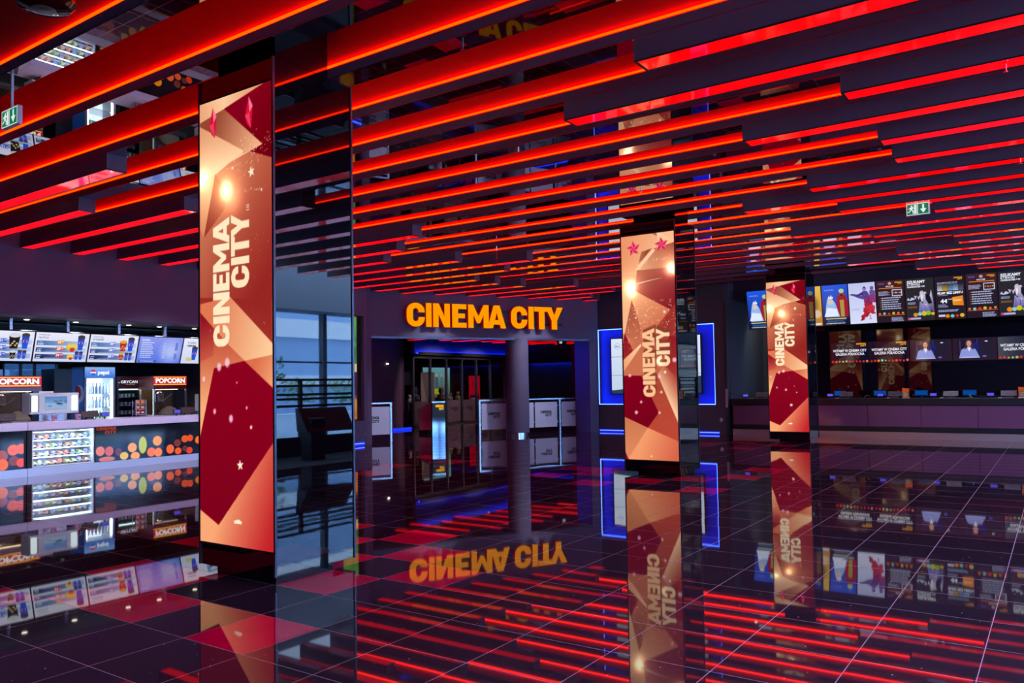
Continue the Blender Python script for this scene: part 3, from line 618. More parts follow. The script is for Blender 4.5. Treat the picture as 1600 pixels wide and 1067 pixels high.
barrier(p1_, p2_, 'frosted glass barrier just left of the round column, its whole two-line logo in view')
barrier(p2_+dl*.06, p3_-dl*.06, 'long frosted glass barrier running behind the round column', n=2, posts=(0, 0))
barrier(p3_, p4_, 'short frosted glass barrier at the right end of the entrance')
t = thing('ticket_stand', 'slim black and mirror stand with a small yellow logo between the barriers', 'stand', (16.1, 10.12, 0)); rl = t.location; an = R(-32)
B((-.2, -.06, 0), (.2, .06, 1.07), t.location, an).build('body', pbr('mirror_black', (.35, .42, .50), .05, m=1.), t, rel=rl)
B((-.2, -.066, .62), (.2, -.0605, 1.05), t.location, an).build('logo_panel', BLK, t, rel=rl)
d = Vector((math.cos(an), math.sin(an), 0)); N = Vector((d.y, -d.x, 0))
O = t.location+d*(-.1)+N*.067; O.z = .83; logo_mesh(O, d, N, .26, .16, emit('logo_yellow', (1, .5, 0), 1.), t, rl)
B((-.21, -.07, 1.07), (.21, .07, 1.09), t.location, an).build('top_cap', STEEL, t, rel=rl)
t = thing('donation_box', 'red house-shaped box standing behind the ticket stand', 'box', (17.6, 11.75, 0)); rl = t.location
MB().prism([(-.3, .12), (.3, .12), (.3, .82), (0, 1.0), (-.3, .82)], t.location, (.64, -.77, 0), (0, 0, 1), (.77, .64, 0), .4).build('body', pbr('red_box_paint', (.55, .0, .04), .4), t, rel=rl)
B((17.5, 11.7, 0), (17.9, 12.1, .12)).build('foot', BLK, t, rel=rl)

# shop front in the lobby
for i in range(6):
    xa = 20.5+i*1.0; w_ = MB(); w_.box((xa, 14.95, 0), (xa+.07, 15.05, 2.78)); w_.box((xa, 14.95, 2.62), (xa+1, 15.05, 2.78)); w_.box((xa, 14.95, 0), (xa+1, 15.05, .06))
    o = struct(w_.build('window_%d' % (i+21), EDGE))
    B((xa+.07, 14.99, .06), (xa+1, 15.0, 2.62)).build('pane', glass_mat('shop_glass', (.8, .8, .85), .12), o)
    if i != 1:
        pn = B((xa+.12, 15.005, .08), (xa+.95, 15.012, .96)).build('frosted_film', pbr('rose_film', (.30, .17, .18), .5), o)
        logo_mesh((xa+.32, 14.985, .50), (1, 0, 0), (0, -1, 0), .42, .19, INK, pn, (0, 0, 0))
struct(B((20.5, 17-.12, 0), (27.7, 17-.02, 3.3)).build('wall_shop', pbr('shop_dark_wall', (.02, .018, .03), .6))); struct(B((20.35, 15.42, 0), (20.5, 17, 3.3)).build('wall_shop', DK))
t = thing('display_board', 'tall brown board leaning behind the second shop window', 'board', (21.6, 15.5, 0)); rl = t.location
MB().prism([(0, 0), (.85, 0), (.85, 2.1), (0, 2.1)], (21.55, 15.5, .0), (1, 0, 0), (0, 0, 1), (0, 1, 0), .04).build('board', pbr('tan_board', (.26, .18, .14), .7), t, rel=rl)
MB().prism([(0, 0), (.62, 0), (0, 2.08)], (21.56, 15.49, .01), (1, 0, 0), (0, 0, 1), (0, 1, 0), .008).build('light_wedge', pbr('light_tan', (.5, .38, .28), .7), t, rel=rl)
c = CV(1.75/1.25, 120, hexc(110, 170, 165)); c.rect(0, 0, 1, 1, hexc(90, 110, 60), hexc(130, 200, 205))
for u, w_, cc in ((.12, .05, (20, 25, 30)), (.3, .06, (60, 80, 85)), (.5, .07, (70, 110, 130)), (.68, .05, (110, 130, 130)), (.84, .06, (40, 50, 140))):
    c.ell(u, .74, .05, hexc(200, 190, 170)); c.poly([(u-w_, .1), (u+w_, .1), (u+w_*.7, .68), (u-w_*.7, .68)], hexc(*cc))
c.ell(.14, .2, .3, hexc(30, 50, 25), al=.7, soft=.6); c.rect(.32, .12, .62, .3, hexc(190, 200, 20)); c.poly([(.78, .05), (.92, .05), (.9, .45), (.8, .45)], hexc(30, 50, 190)); c.rect(.8, .45, .9, .62, hexc(170, 40, 70))
t = thing('lit_poster', 'wide lit teal poster with figures glowing inside the lobby shop', 'poster', (22.5, 16.2, 1.0)); rl = t.location
B((22.45, 16.2, 0), (24.3, 16.28, 2.38)).build('light_box', BLK, t, rel=rl); c.mesh('poster_image', (0, -.01, .06), (1.75, 0, 0), (0, 0, 1.25), screen_mat('poster_print', .9, .2), t)
t = thing('roll_up_banner', 'red roll-up banner behind the right-hand shop windows', 'banner', (25.2, 15.9, 0)); rl = t.location
c = CV(.8/1.95, 90, hexc(190, 0, 30)); c.rect(.1, .42, .9, .56, hexc(40, 8, 16)); c.rect(.3, .7, .38, .88, hexc(90, 0, 20)); c.rect(.55, .7, .63, .88, hexc(90, 0, 20)); c.rect(.2, .46, .8, .5, hexc(120, 90, 100)); c.mesh('banner_image', (0, 0, .04), (.8, 0, 0), (0, 0, 1.92), screen_mat('poster_print', .9, .2), t)
B((25.18, 15.9, 0), (26.02, 16.05, .04)).build('foot', EDGE, t, rel=rl)
SKN = pbr('mannequin_ivory', (.55, .5, .45), .6)
st = thing('shop_shelf', 'low shelf of film souvenirs behind the frosted shop windows', 'shelf', (22.4, 15.4, 0)); B((22.5, 15.3, .9), (24.5, 15.6, .95)).build('board', DK, st, rel=st.location); B((22.5, 15.35, 0), (22.56, 15.55, .9)).build('leg', DK, st, rel=st.location); B((24.44, 15.35, 0), (24.5, 15.55, .9)).build('leg', DK, st, rel=st.location)
def bust(x, y, z, s, lab, mat=SKN):
    t = thing('plush_toy', lab, 'toy', (x, y, z), group='souvenirs on the shop shelf')
    MB().lathe((0, 0, 0), [(.09*s, 0), (.13*s, .06*s), (.12*s, .14*s), (.05*s, .2*s), (.08*s, .26*s), (.075*s, .33*s), (.02*s, .37*s)], 14).build('body', mat, t, smooth=True)
    for q in (-1, 1): MB().lathe((q*.06*s, 0, .33*s), [(.025*s, 0), (.02*s, .05*s), (.005*s, .07*s)], 8).build('ear', mat, t, smooth=True)
bust(22.75, 15.45, .95, 1.4, 'brown long-haired toy at the left of the shop shelf', pbr('brown_plush', (.2, .08, .05), .8)); bust(23.35, 15.45, .95, .8, 'ivory toy in the middle of the shop shelf'); bust(23.85, 15.45, .95, .9, 'pale yellow toy at the right of the shop shelf', pbr('yellow_plush', (.55, .42, .2), .8))
st = thing('shop_shelf', 'low shelf behind the first shop window beside the dark lobby wall', 'shelf', (20.7, 15.4, 0)); B((20.65, 15.3, .9), (21.4, 15.6, .95)).build('board', DK, st, rel=st.location); B((20.65, 15.35, 0), (20.7, 15.55, .9)).build('leg', DK, st, rel=st.location); B((21.35, 15.35, 0), (21.4, 15.55, .9)).build('leg', DK, st, rel=st.location)
bust(20.85, 15.45, .95, .7, 'small ivory toy behind the first shop window'); bust(21.15, 15.45, .95, 1.5, 'dark hooded figure behind the first shop window', pbr('grey_plush', (.10, .11, .12), .8))
# portrait display in the lobby and small fittings
def display(name, lab, cat, O, U, V, art, mat, depth=.05, bez=.02, group=None, nrm=None, extra=None):
    """flat screen: housing box behind the drawn image; O lower-left corner of the image seen from the front"""
    O, U, V = Vector(O), Vector(U), Vector(V); N = U.cross(V).normalized()
    t = thing(name, lab, cat, O, group=group); uu = U.normalized(); vv = V.normalized()
    a = -uu*bez-vv*bez-N*.004; b = U+uu*bez-vv*bez-N*.004; c_ = U+V+uu*bez+vv*bez-N*.004; d_ = V-uu*bez+vv*bez-N*.004
    m_ = MB().hexa([tuple(p-N*depth) for p in (a, b, c_, d_)], [tuple(p) for p in (a, b, c_, d_)]); m_.build('housing', DARKP if name != 'menu_screen' else BLK, t)
    fr_ = None
    art.mesh('screen_image', (0, 0, 0), tuple(U), tuple(V), mat, t)
    return t
WHT = hexc(235, 238, 250)
c = CV(.5/1.35, 130, hexc(6, 6, 10)); c.rect(.05, .9, .95, .95, hexc(60, 60, 160)); c.lines(.2, .85, .8, 2, .03, .014, WHT); c.lines(.1, .5, .72, 5, .03, .014, hexc(140, 170, 230)); c.rect(.55, .6, .95, .74, hexc(90, 110, 150)); c.lines(.12, .9, .52, 9, .03, .013, hexc(160, 190, 240)); c.ell(.35, .14, .06, hexc(210, 140, 40)); c.ell(.65, .17, .08, hexc(150, 180, 220)); c.rect(0, .05, 1, .09, hexc(90, 30, 20))
display('portrait_display', 'upright information screen glowing on the lobby wall right of the column', 'screen', (25.6, 10.2, 1.15), (.34, -.56, 0), (0, 0, 1.25), c, SM)
struct(MB().add([(25.2, 10.75, 0), (26.5, 8.6, 0), (26.5, 8.6, 3.3), (25.2, 10.75, 3.3)], [(0, 1, 2, 3)]).build('wall_lobby', pbr('dark_red_lobby_paint', (.08, .012, .03), .6)))
t = thing('wall_lamp', 'tiny twin white wall lights on the lobby wall', 'light', (18.2, 14.15, 2.35)); MB().box((18.19, 14.12, 2.33), (18.25, 14.2, 2.37)).build('lamp', emit('white_lamp', (1, .95, .9), 4.), t, rel=t.location); MB().box((18.29, 14.17, 2.335), (18.32, 14.25, 2.365)).build('lamp', MT['white_lamp'], t, rel=t.location)
t = thing('security_camera', 'small dark dome camera on the wall corner right of the entrance sign', 'camera', (XR, 7.19, 3.79)); MB().lathe((-.09, 0, -.05), [(.01, 0), (.06, .02), (.08, .07), (.08, .11)], 18).build('dome', GLB, t, smooth=True); B((-.1, -.06, .06), (0, .06, .1)).build('bracket', WHITE_P, t)
t = thing('lobby_sign', 'small white lit lettering hanging at the right of the entrance opening', 'sign', (20.6, 7.9, 2.9)); B((20.2, 8.35, 2.86), (20.75, 8.40, 3.0)).build('panel', BLK, t, rel=t.location); B((20.46, 8.37, 3.0), (20.48, 8.39, 3.3)).build('hanger', BLK, t, rel=t.location)
c = CV(3.2, 24, hexc(5, 5, 8)); c.text('LM', .1, .2, .6, WHT, bold=.03); c.mesh('lettering', (-.38, .44, -.03), (.5, 0, 0), (0, 0, .12), SM, t)
# toe lights
def toe(name, lab, a, b, loc):
    t = thing(name, lab, 'light', loc); B(a, b).build('glow_strip', emit('blue_toe', (.01, .035, 1.), 1.3), t, rel=t.location)
    m_ = MB(); zz = a[2]+(b[2]-a[2])*.45; m_.box((a[0]-.004, a[1]-.004, zz), (b[0]+.001, b[1]+.001, zz+.012)); m_.build('led_line', emit('pale_blue_led', (.25, .35, 1.), 2.2), t, rel=t.location)
toe('toe_light', 'blue toe-kick light below the niche with the white video wall', (XR-.012, 3.06, .012), (XR, 7.03, .085), (XR, 5, 0))
toe('toe_light', 'blue toe-kick light at the foot of the wall left of the entrance', (9.5, 10.085, .012), (12.98, 10.098, .10), (12, 10.1, 0))
t = thing('toe_light', 'short blue floor light beyond the left barrier in the lobby', 'light', (18.6, 14.2, 0)); MB().box((18.4, 14.0, .0), (19.3, 14.08, .08)).build('glow_strip', MT['blue_toe'], t, rel=t.location)
# poster case at the left of the entrance
c = CV(.62/2.7, 200, hexc(60, 110, 40)); c.rect(0, 0, 1, 1, hexc(200, 90, 10), hexc(60, 30, 30)); c.rect(0, .55, 1, 1, hexc(60, 120, 60), hexc(30, 90, 30))
for k in range(40): c.ell(rng.random(), .6+.4*rng.random(), .03+.03*rng.random(), hexc(60+90*rng.random(), 130+80*rng.random(), 40+60*rng.random()), al=.6, soft=.8)
c.rect(0, .46, 1, .54, hexc(220, 190, 120)); c.rect(0, .2, 1, .46, hexc(60, 20, 40)); c.ell(.5, .15, .1, hexc(230, 150, 20), soft=.8)
t = thing('poster_case', 'green and orange lit poster case on the wall left of the entrance', 'poster', (12.6, 10.1, .7)); rl = t.location
B((12.21, 10.22, .67), (12.99, 10.305, 3.45)).build('case', BLK, t, rel=rl); c.mesh('poster_image', (-.35, .11, .0), (.59, 0, 0), (0, 0, 2.74), screen_mat('poster_print', .9, .2), t)
t = thing('wall_socket', 'grey socket low on the wall beside the left toe light', 'socket', (13.04, 10.1, .3)); B((-.04, -.012, -.04), (.04, 0, .04)).build('plate', GREYP, t, bevel=.004)

# ------------------------------------------------------------------ niche with video wall
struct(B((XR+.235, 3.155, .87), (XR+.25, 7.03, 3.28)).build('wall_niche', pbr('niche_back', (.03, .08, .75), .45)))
t = thing('niche_light', 'blue LED frame glowing around the wall niche', 'light', (XR+.2, 5, .87)); rl = t.location; BL2 = emit('blue_niche_led', (.04, .10, 1.), 14.)
B((XR+.02, 3.16, .875), (XR+.05, 7.025, .89)).build('led_strip', BL2, t, rel=rl); B((XR+.02, 3.16, 3.26), (XR+.05, 7.025, 3.275)).build('led_strip', BL2, t, rel=rl)
B((XR+.02, 7.01, .89), (XR+.05, 7.025, 3.26)).build('led_strip', BL2, t, rel=rl); B((XR+.02, 3.16, .89), (XR+.05, 3.175, 3.26)).build('led_strip', BL2, t, rel=rl)
c = CV(2.95/1.74, 150, hexc(205, 218, 240)); c.rect(0, .0, 1, 1, hexc(190, 208, 232), hexc(222, 232, 250)); c.poly([(0, 0), (1, 0), (1, .3), (.4, .12), (0, .06)], hexc(40, 60, 90))
for v in (.333, .667): c.rect(0, v-.003, 1, v+.003, hexc(110, 125, 150))
for u in (.333, .667): c.rect(u-.002, 0, u+.002, 1, hexc(110, 125, 150))
c.ell(.075, .86, .06, hexc(150, 165, 190)); c.ell(.075, .86, .055, hexc(215, 226, 244)); c.text('DELL', .075, .842, .032, hexc(120, 140, 170), 'c', .02)
c.lines(.4, .9, .8, 3, .06, .03, hexc(120, 150, 200))
display('video_wall', 'pale white tiled video wall inside the blue niche behind the middle column', 'screen', (XR+.10, 6.59, 1.22), (0, -2.97, 0), (0, 0, 1.74), c, screen_mat('bright_screen', 1.0, .1), depth=.1, bez=.03)
t = thing('wall_socket', 'oval white socket near the floor beside the ticket area door frame', 'socket', (XR, 2.99, .43)); MB().prism(_arc(0, 0, .045, .06, 0, 342, 18), (XR, 2.99, .43), (0, -1, 0), (0, 0, 1), (-1, 0, 0), .02).build('plate', WHITE_P, t, rel=t.location)
t = thing('door_plate', 'upright pale metal plate on the ticket area door frame', 'door plate', (XR-.02, 2.81, 1.06)); B((-.012, -.035, -.27), (.0, .035, .27)).build('plate', pbr('pale_metal', (.6, .62, .66), .4, m=.3), t, bevel=.005)

# ------------------------------------------------------------------ ticket desk on the right
PLUM = pbr('plum_gloss_panel', (.20, .07, .15), .16, ior=1.6, noise=.05, nscale=30)
t = thing('ticket_desk', 'long black-topped ticket desk with plum panels and a steel kick plate', 'desk', (XR, -2, 0)); rl = t.location
B((XR-.03, -9, .87), (XR+.85, 2.68, 1.04)).build('worktop', pbr('black_worktop', (.02, .02, .024), .3), t, bevel=.006, rel=rl)
B((XR+.03, -9, .17), (XR+.6, 2.66, .87)).build('carcass', BLK, t, rel=rl)
B((XR-.01, -9, .17), (XR+.03, 2.66, .29)).build('bottom_rail', pbr('black_worktop', (.02, .02, .024), .3), t, rel=rl)
B((XR+.0, -9, 0), (XR+.02, 2.66, .17)).build('kick_plate', pbr('dull_steel', (.78, .66, .66), .34, m=.9), t, rel=rl)
for k in range(9):
    ya = 2.79-1.26*k; yb_ = ya-1.245
    if k == 0: ya = 2.64
    B((XR, yb_, .305), (XR+.03, ya, .855)).build('front_panel', PLUM, t, rel=rl)
ordy = ['at the far left end of the ticket desk', 'right after the far column on the ticket desk', 'left of the first leaflet holder on the ticket desk', 'right of the first leaflet holder on the ticket desk', 'at the right edge of the view on the ticket desk']
def terminal(loc, lab, face=1, group='till terminals on the ticket desk', ang=0., mat=None):
    mat = mat or GREYP
    t = thing('till_terminal', lab, 'till', loc, ang, group)
    MB().hexa([(0, -.17, .05), (.03, -.17, .05), (.03, .17, .05), (0, .17, .05)], [(.06, -.17, .17), (.09, -.17, .17), (.09, .17, .17), (.06, .17, .17)]).build('screen_back', mat, t, bevel=.005)
    B((.055, -.17, .168), (.1, .17, .176)).build('top_edge', pbr('pale_grey_plastic', (.45, .44, .45), .4) if mat is GREYP else DARKP, t)
    B((.02, -.06, .0), (.12, .06, .1)).build('stand', DARKP, t); B((0, -.1, 0), (.2, .1, .02)).build('base', GREYP, t, bevel=.004)
    return t
def custdisp(loc, lab, ang=0., group='customer displays on the ticket desk'):
    t = thing('customer_display', lab, 'display', loc, ang, group)
    B((0, -.01, 0), (.02, .01, .06)).build('stem', DARKP, t); B((-.005, -.085, .05), (.025, .085, .135)).build('head', DARKP, t)
    B((-.009, -.07, .062), (-.005, .07, .123)).build('lit_panel', emit('violet_lcd', (.13, .10, 1.), .9), t); return t
def reader(loc, lab, ang=0., group='card readers on the ticket desk'):
    t = thing('card_reader', lab, 'card reader', loc, ang, group); B((0, -.04, 0), (.12, .04, .025)).build('body', pbr('cream_plastic', (.6, .58, .5), .4), t, bevel=.006); B((.02, -.03, .024), (.07, .03, .03)).build('keypad', DARKP, t); return t
ys = [(1.93, 2.36), (-.375, .02), (-1.585, -1.25), (-2.88, -2.5), (-4.14, -3.76)]
for i, (a, b) in enumerate(ys):
    terminal((20.85, a, 1.04), 'grey till terminal '+ordy[i]); custdisp((20.78, b, 1.04), 'small violet-lit customer display '+ordy[i]); reader((20.62, b-.2, 1.04), 'cream card reader '+ordy[i])
    if i: 
        tt = thing('staff_monitor', 'blue monitor behind the till '+ordy[i], 'monitor', (21.9, (.0, -1.05, -2.08, -3.22)[i-1], 1.04), group='staff monitors'); B((0, -.17, .04), (.03, .17, .2)).build('housing', DARKP, tt)
        B((-.004, -.15, .06), (0, .15, .18)).build('lit_panel', emit('azure_lcd', (.0, .10, .55), .6), tt); B((.0, -.04, 0), (.1, .04, .05)).build('foot', DARKP, tt)
struct(B((21.75, -9, 0), (22.1, .9, 1.035)).build('wall_back_counter', BLK))
def leaflets(loc, lab):
    t = thing('leaflet_holder', lab, 'leaflet holder', loc); B((0, -.08, 0), (.12, .08, .02)).build('base', WHITE_P, t)
    c = CV(.15/.24, 40, hexc(225, 90, 20)); c.rect(.1, .05, .9, .6, hexc(60, 20, 20)); c.lines(.15, .85, .5, 5, .1, .05, hexc(240, 230, 220), .1)
    B((.02, -.075, .02), (.1, .075, .2)).build('stack_of_leaflets', pbr('leaflet_orange', (.8, .2, .03), .5), t); c.mesh('front_leaflet', (-.002, .075, .02), (0, -.15, 0), (.02, 0, .24), screen_mat('dim_print', .55, .3), t)
    MB().hexa([(0.02, -.08, .2), (.1, -.08, .2), (.1, .08, .2), (.02, .08, .2)], [(.04, -.08, .25), (.07, -.08, .25), (.07, .08, .27), (.04, .08, .27)]).build('header', pbr('leaflet_orange', (.8, .2, .03), .5), t)
leaflets((20.8, -1.85, 1.04), 'orange leaflet holder between the second and third tills'); leaflets((20.8, -4.42, 1.04), 'orange leaflet holder cut by the right edge of the view')
t = thing('microphone', 'bent silver microphone beside the till right after the far column', 'microphone', (20.75, -.85, 1.04)); m_ = MB(); m_.tube((0, 0, 0), (0, -.04, .07), .008); m_.tube((0, -.04, .07), (0, -.1, .08), .008); m_.build('arm', STEEL, t); MB().tube((0, -.1, .08), (0, -.15, .06), .014).build('head', DARKP, t)
t = thing('pen', 'yellow-green pen standing tilted on the desk right of the third till', 'pen', (20.75, -3.36, 1.04)); MB().tube((0, 0, 0.0), (0, .05, .09), .007, 8).build('barrel', pbr('lime_plastic', (.5, .6, .2), .4), t)

# poster screens over the desk
DBG = hexc(34, 24, 38)
def bokeh(c, v, n, rr, u0=0., u1=1., cols=((240, 150, 30), (130, 210, 200), (220, 60, 30), (230, 200, 40), (240, 120, 40))):
    for k in range(n): c.ell(u0+(u1-u0)*(k+.5)/n, v+rng.random()*rr*.6, rr*(.7+.5*rng.random()), hexc(*cols[k % len(cols)]), al=.9, soft=.25)
def p_blue():
    c = CV(.6, 230, hexc(20, 70, 220)); c.rect(0, 0, 1, 1, hexc(2, 12, 50), hexc(30, 90, 235)); c.ell(.5, .55, .4, hexc(40, 90, 220), al=.4, soft=1.2)
    c.lines(.1, .5, .88, 2, .02, .009, hexc(170, 190, 230), .1)
    c.poly([(.6, .74), (.92, .74), (1, .55), (1, .2), (.6, .2), (.55, .5)], hexc(160, 20, 50)); c.poly([(.68, .62), (.84, .62), (.84, .2), (.7, .2)], hexc(170, 150, 60)); c.ell(.76, .77, .055, hexc(120, 80, 50)); c.ell(.76, .84, .055, hexc(180, 200, 150), ru=.06); c.rect(.715, .72, .805, .755, hexc(30, 20, 20))
    c.poly([(.1, .2), (.12, .42), (.2, .66), (.34, .70), (.5, .55), (.66, .2)], hexc(150, 185, 240)); c.poly([(.18, .44), (.05, .22), (.6, .22), (.55, .4)], hexc(225, 235, 255)); c.ell(.32, .58, .07, hexc(210, 195, 190)); c.poly([(.22, .66), (.27, .74), (.31, .69), (.35, .76), (.39, .69), (.43, .72), (.42, .66)], hexc(230, 235, 255))
    c.rect(0, 0, 1, .2, hexc(4, 14, 44), hexc(10, 26, 90)); c.rect(.1, .145, .9, .17, hexc(215, 200, 120)); c.lines(.15, .9, .11, 3, .025, .01, hexc(90, 150, 190)); c.lines(.1, .9, .03, 1, .02, .018, WHT); return c
def p_white():
    c = CV(.6, 230, hexc(205, 212, 245)); c.rect(0, 0, 1, 1, hexc(215, 222, 250), hexc(190, 198, 240))
    PU = hexc(78, 66, 150); PD = hexc(60, 50, 120)
    c.ell(.875, .855, .05, hexc(110, 90, 160), ru=.042); c.poly([(.78, .79), (.86, .82), (.99, .79), (1, .5), (.8, .5)], hexc(100, 80, 160), hexc(150, 40, 90), (.9, .8), (.9, .5))
    c.poly([(.50, .78), (.58, .80), (.70, .79), (.80, .66), (.88, .46), (.84, .34), (.58, .40), (.56, .58), (.50, .68)], PU, hexc(170, 20, 50), (.62, .74), (.7, .42))
    c.poly([(.52, .775), (.56, .70), (.34, .675), (.14, .705), (.10, .72), (.14, .74), (.34, .72)], PD); c.poly([(.58, .68), (.54, .59), (.36, .63), (.14, .70), (.20, .715), (.38, .68)], PU)
    c.poly([(.03, .725), (.16, .745), (.17, .72), (.13, .715), (.12, .69), (.10, .69), (.10, .715), (.04, .71)], hexc(36, 30, 70)); c.ell(.595, .845, .052, hexc(150, 130, 190), ru=.042); c.poly([(.55, .86), (.57, .905), (.64, .90), (.655, .84), (.63, .82), (.62, .87)], hexc(60, 44, 100))
    c.poly([(.58, .42), (.86, .46), (.97, .40), (.92, .28), (.99, .24), (.84, .22), (.78, .26), (.66, .16), (.56, .15), (.50, .08), (.38, .07), (.44, .13), (.42, .19), (.54, .24), (.52, .33)], hexc(200, 50, 60), hexc(150, 16, 36), (.8, .45), (.5, .1))
    for k in range(14): c.ell(.48+.5*rng.random(), .1+.36*rng.random(), .012+.02*rng.random(), hexc(190, 40, 60), al=.6, soft=.6)
    c.specks(60, .5, .2, 1, .8, hexc(220, 120, 170), .004, .01); c.lines(.08, .45, .36, 2, .03, .012, hexc(150, 150, 190)); return c
def hdr(c): c.rect(.08, .915, .3, .945, hexc(60, 80, 180)); c.ell(.5, .93, .035, hexc(180, 160, 190)); c.ell(.5, .93, .02, hexc(230, 130, 60)); logo(c, .68, .905, .94, .96, hexc(240, 165, 40))
def p_club():
    c = CV(.6, 230, DBG); c.rect(0, .5, 1, 1, DBG, hexc(70, 30, 36)); hdr(c)
    c.text('KLUB', .5, .845, .03, WHT, 'c', .03, 1.6); c.rect(.1, .81, .92, .828, hexc(230, 130, 40)); c.lines(.08, .5, .73, 4, .026, .016, hexc(190, 200, 240)); c.rect(.56, .62, .93, .78, hexc(190, 200, 230)); c.rect(.59, .64, .9, .76, hexc(60, 30, 40)); bokeh(c, .69, 4, .02, .6, .9)
    for k in range(6): c.ell(.13, .58-.052*k, .008, hexc(230, 140, 40)); c.lines(.17, .92, .572-.052*k, 1, .02, .026, hexc(200, 210, 245), .2)
    c.rect(0, .16, 1, .175, hexc(200, 90, 20)); bokeh(c, .2, 6, .032); c.lines(.5, .95, .1, 4, .028, .016, hexc(190, 200, 240)); return c
def p_szuk():
    c = CV(.6, 230, hexc(38, 36, 42)); c.fit('SZUKAMY', .08, .72, .89, .060, WHT, .05); c.fit('RÓŻNYCH', .08, .52, .838, .036, WHT, .05); c.fit('CHARAKTERÓW', .08, .70, .787, .036, WHT, .05)
    GR = hexc(196, 190, 220); c.poly([(.3, .6), (.36, .5), (.4, .6), (.46, .48), (.52, .58), (.6, .5), (.62, .3), (.98, .2), (.95, .5), (.9, .72), (.86, .6), (.8, .58), (.7, .68), (.56, .64), (.45, .56)], GR, hexc(90, 86, 130), (.6, .6), (.8, .25))
    c.poly([(.70, .64), (.84, .60), (.92, .40), (.80, .38), (.70, .5)], hexc(20, 18, 26)); c.poly([(.50, .66), (.54, .70), (.62, .70), (.67, .62), (.68, .48), (.60, .52), (.56, .44), (.52, .52)], hexc(186, 180, 205))
    c.ell(.575, .625, .036, hexc(214, 196, 200), ru=.03); c.poly([(.54, .60), (.61, .60), (.59, .46), (.575, .42), (.555, .48)], hexc(236, 232, 244)); c.poly([(.44, .2), (.50, .46), (.58, .40), (.72, .42), (.86, .2)], hexc(104, 98, 170), hexc(170, 165, 215)); c.poly([(.60, .42), (.74, .44), (.80, .34), (.66, .34)], hexc(150, 144, 190)); c.ell(.70, .37, .016, hexc(220, 200, 205)); c.rect(.52, .2, .535, .42, hexc(70, 64, 110)); c.rect(.66, .2, .675, .36, hexc(70, 64, 110))
    c.poly([(.04, .5), (.1, .56), (.14, .5), (.22, .56), (.34, .52), (.3, .5), (.16, .48)], GR)
    c.lines(.07, .36, .42, 2, .03, .022, hexc(150, 175, 225), .1); c.lines(.07, .42, .33, 2, .028, .014, hexc(200, 120, 30), .1)
    bokeh(c, .14, 5, .05, .25, 1., ((240, 150, 30), (150, 220, 230), (220, 210, 40), (150, 200, 40), (235, 180, 40))); c.rect(.05, .03, .5, .075, hexc(180, 170, 220)); c.rect(.05, .035, .14, .07, hexc(230, 40, 90)); return c
def p_film():
    c = CV(.6, 230, DBG); logo(c, .64, .90, .93, .965, hexc(240, 165, 40)); c.lines(.08, .9, .845, 2, .026, .014, hexc(190, 205, 245)); 
    for k, cc in enumerate(((200, 200, 215), (210, 160, 40), (110, 150, 200), (150, 180, 220), (90, 90, 120))): c.rect(.08+k*.175, .66, .25+k*.175, .80, hexc(*cc), hexc(*[q*.5 for q in cc]))
    c.fit('FILMY BEZ LIMITU', .08, .93, .585, .05, WHT, .05); c.lines(.08, .5, .55, 1, .02, .014, hexc(170, 180, 220)); c.text('44', .16, .38, .085, WHT, 'l', .05, 1.1); c.lines(.42, .6, .45, 1, .1, .02, WHT); c.lines(.08, .42, .33, 3, .026, .014, hexc(180, 190, 235))
    c.poly([(.56, .5), (.92, .53), (.94, .3), (.58, .32)], hexc(240, 160, 40), hexc(220, 120, 30), (.5, .5), (.95, .3)); c.lines(.6, .88, .41, 1, .1, .035, hexc(250, 220, 170), .05); c.lines(.08, .8, .2, 2, .028, .02, hexc(170, 200, 240)); c.rect(0, .0, 1, .09, hexc(50, 24, 20)); c.rect(.08, .06, .3, .11, hexc(200, 200, 230)); bokeh(c, .06, 4, .04, .3, .95); return c
def p_gold():
    c = CV(.6, 230, hexc(10, 18, 50)); c.rect(.5, 0, 1, 1, hexc(180, 120, 30), hexc(230, 190, 80)); c.ell(.35, .55, .25, hexc(30, 50, 60), soft=.8); c.ell(.8, .3, .1, hexc(210, 190, 170), soft=.5); c.rect(.3, .02, .95, .07, hexc(200, 220, 250)); return c
PW, PH = .655, 1.07
plist = [(3, p_blue(), 'blue film poster screen with two costumed figures, leftmost, cut by the far column'), (1, p_gold(), 'dark and gold film poster screen half hidden behind the far column'), (0, p_blue(), 'blue film poster screen with two costumed figures, second from the white poster'),
         (-1, p_white(), 'white film poster screen with a purple and red figure aiming'), (-2, p_club(), 'dark club information poster screen next to the white poster'), (-3, p_szuk(), 'SZUKAMY poster screen with a seated robed figure, between two text posters'),
         (-4, p_film(), 'FILMY BEZ LIMITU poster screen with an orange card'), (-5, p_club(), 'dark club information poster screen right of the FILMY BEZ LIMITU poster'), (-6, p_szuk(), 'SZUKAMY poster screen cut by the right edge of the view')]
for k, art, lab in plist:
    yl = .09+.685*k
    if k == 0: lab = 'blue film poster screen with two costumed figures, directly left of the white poster'
    o_ = display('poster_screen', lab, 'poster screen', (20.60, yl-.01, 3.045), (0, -PW, 0), (-.20, 0, PH), art, SM, .06, .012, group='poster screens over the ticket desk')
    B((-.12, -.36, .975), (.36, -.30, 1.02)).build('bracket', BLK, o_)
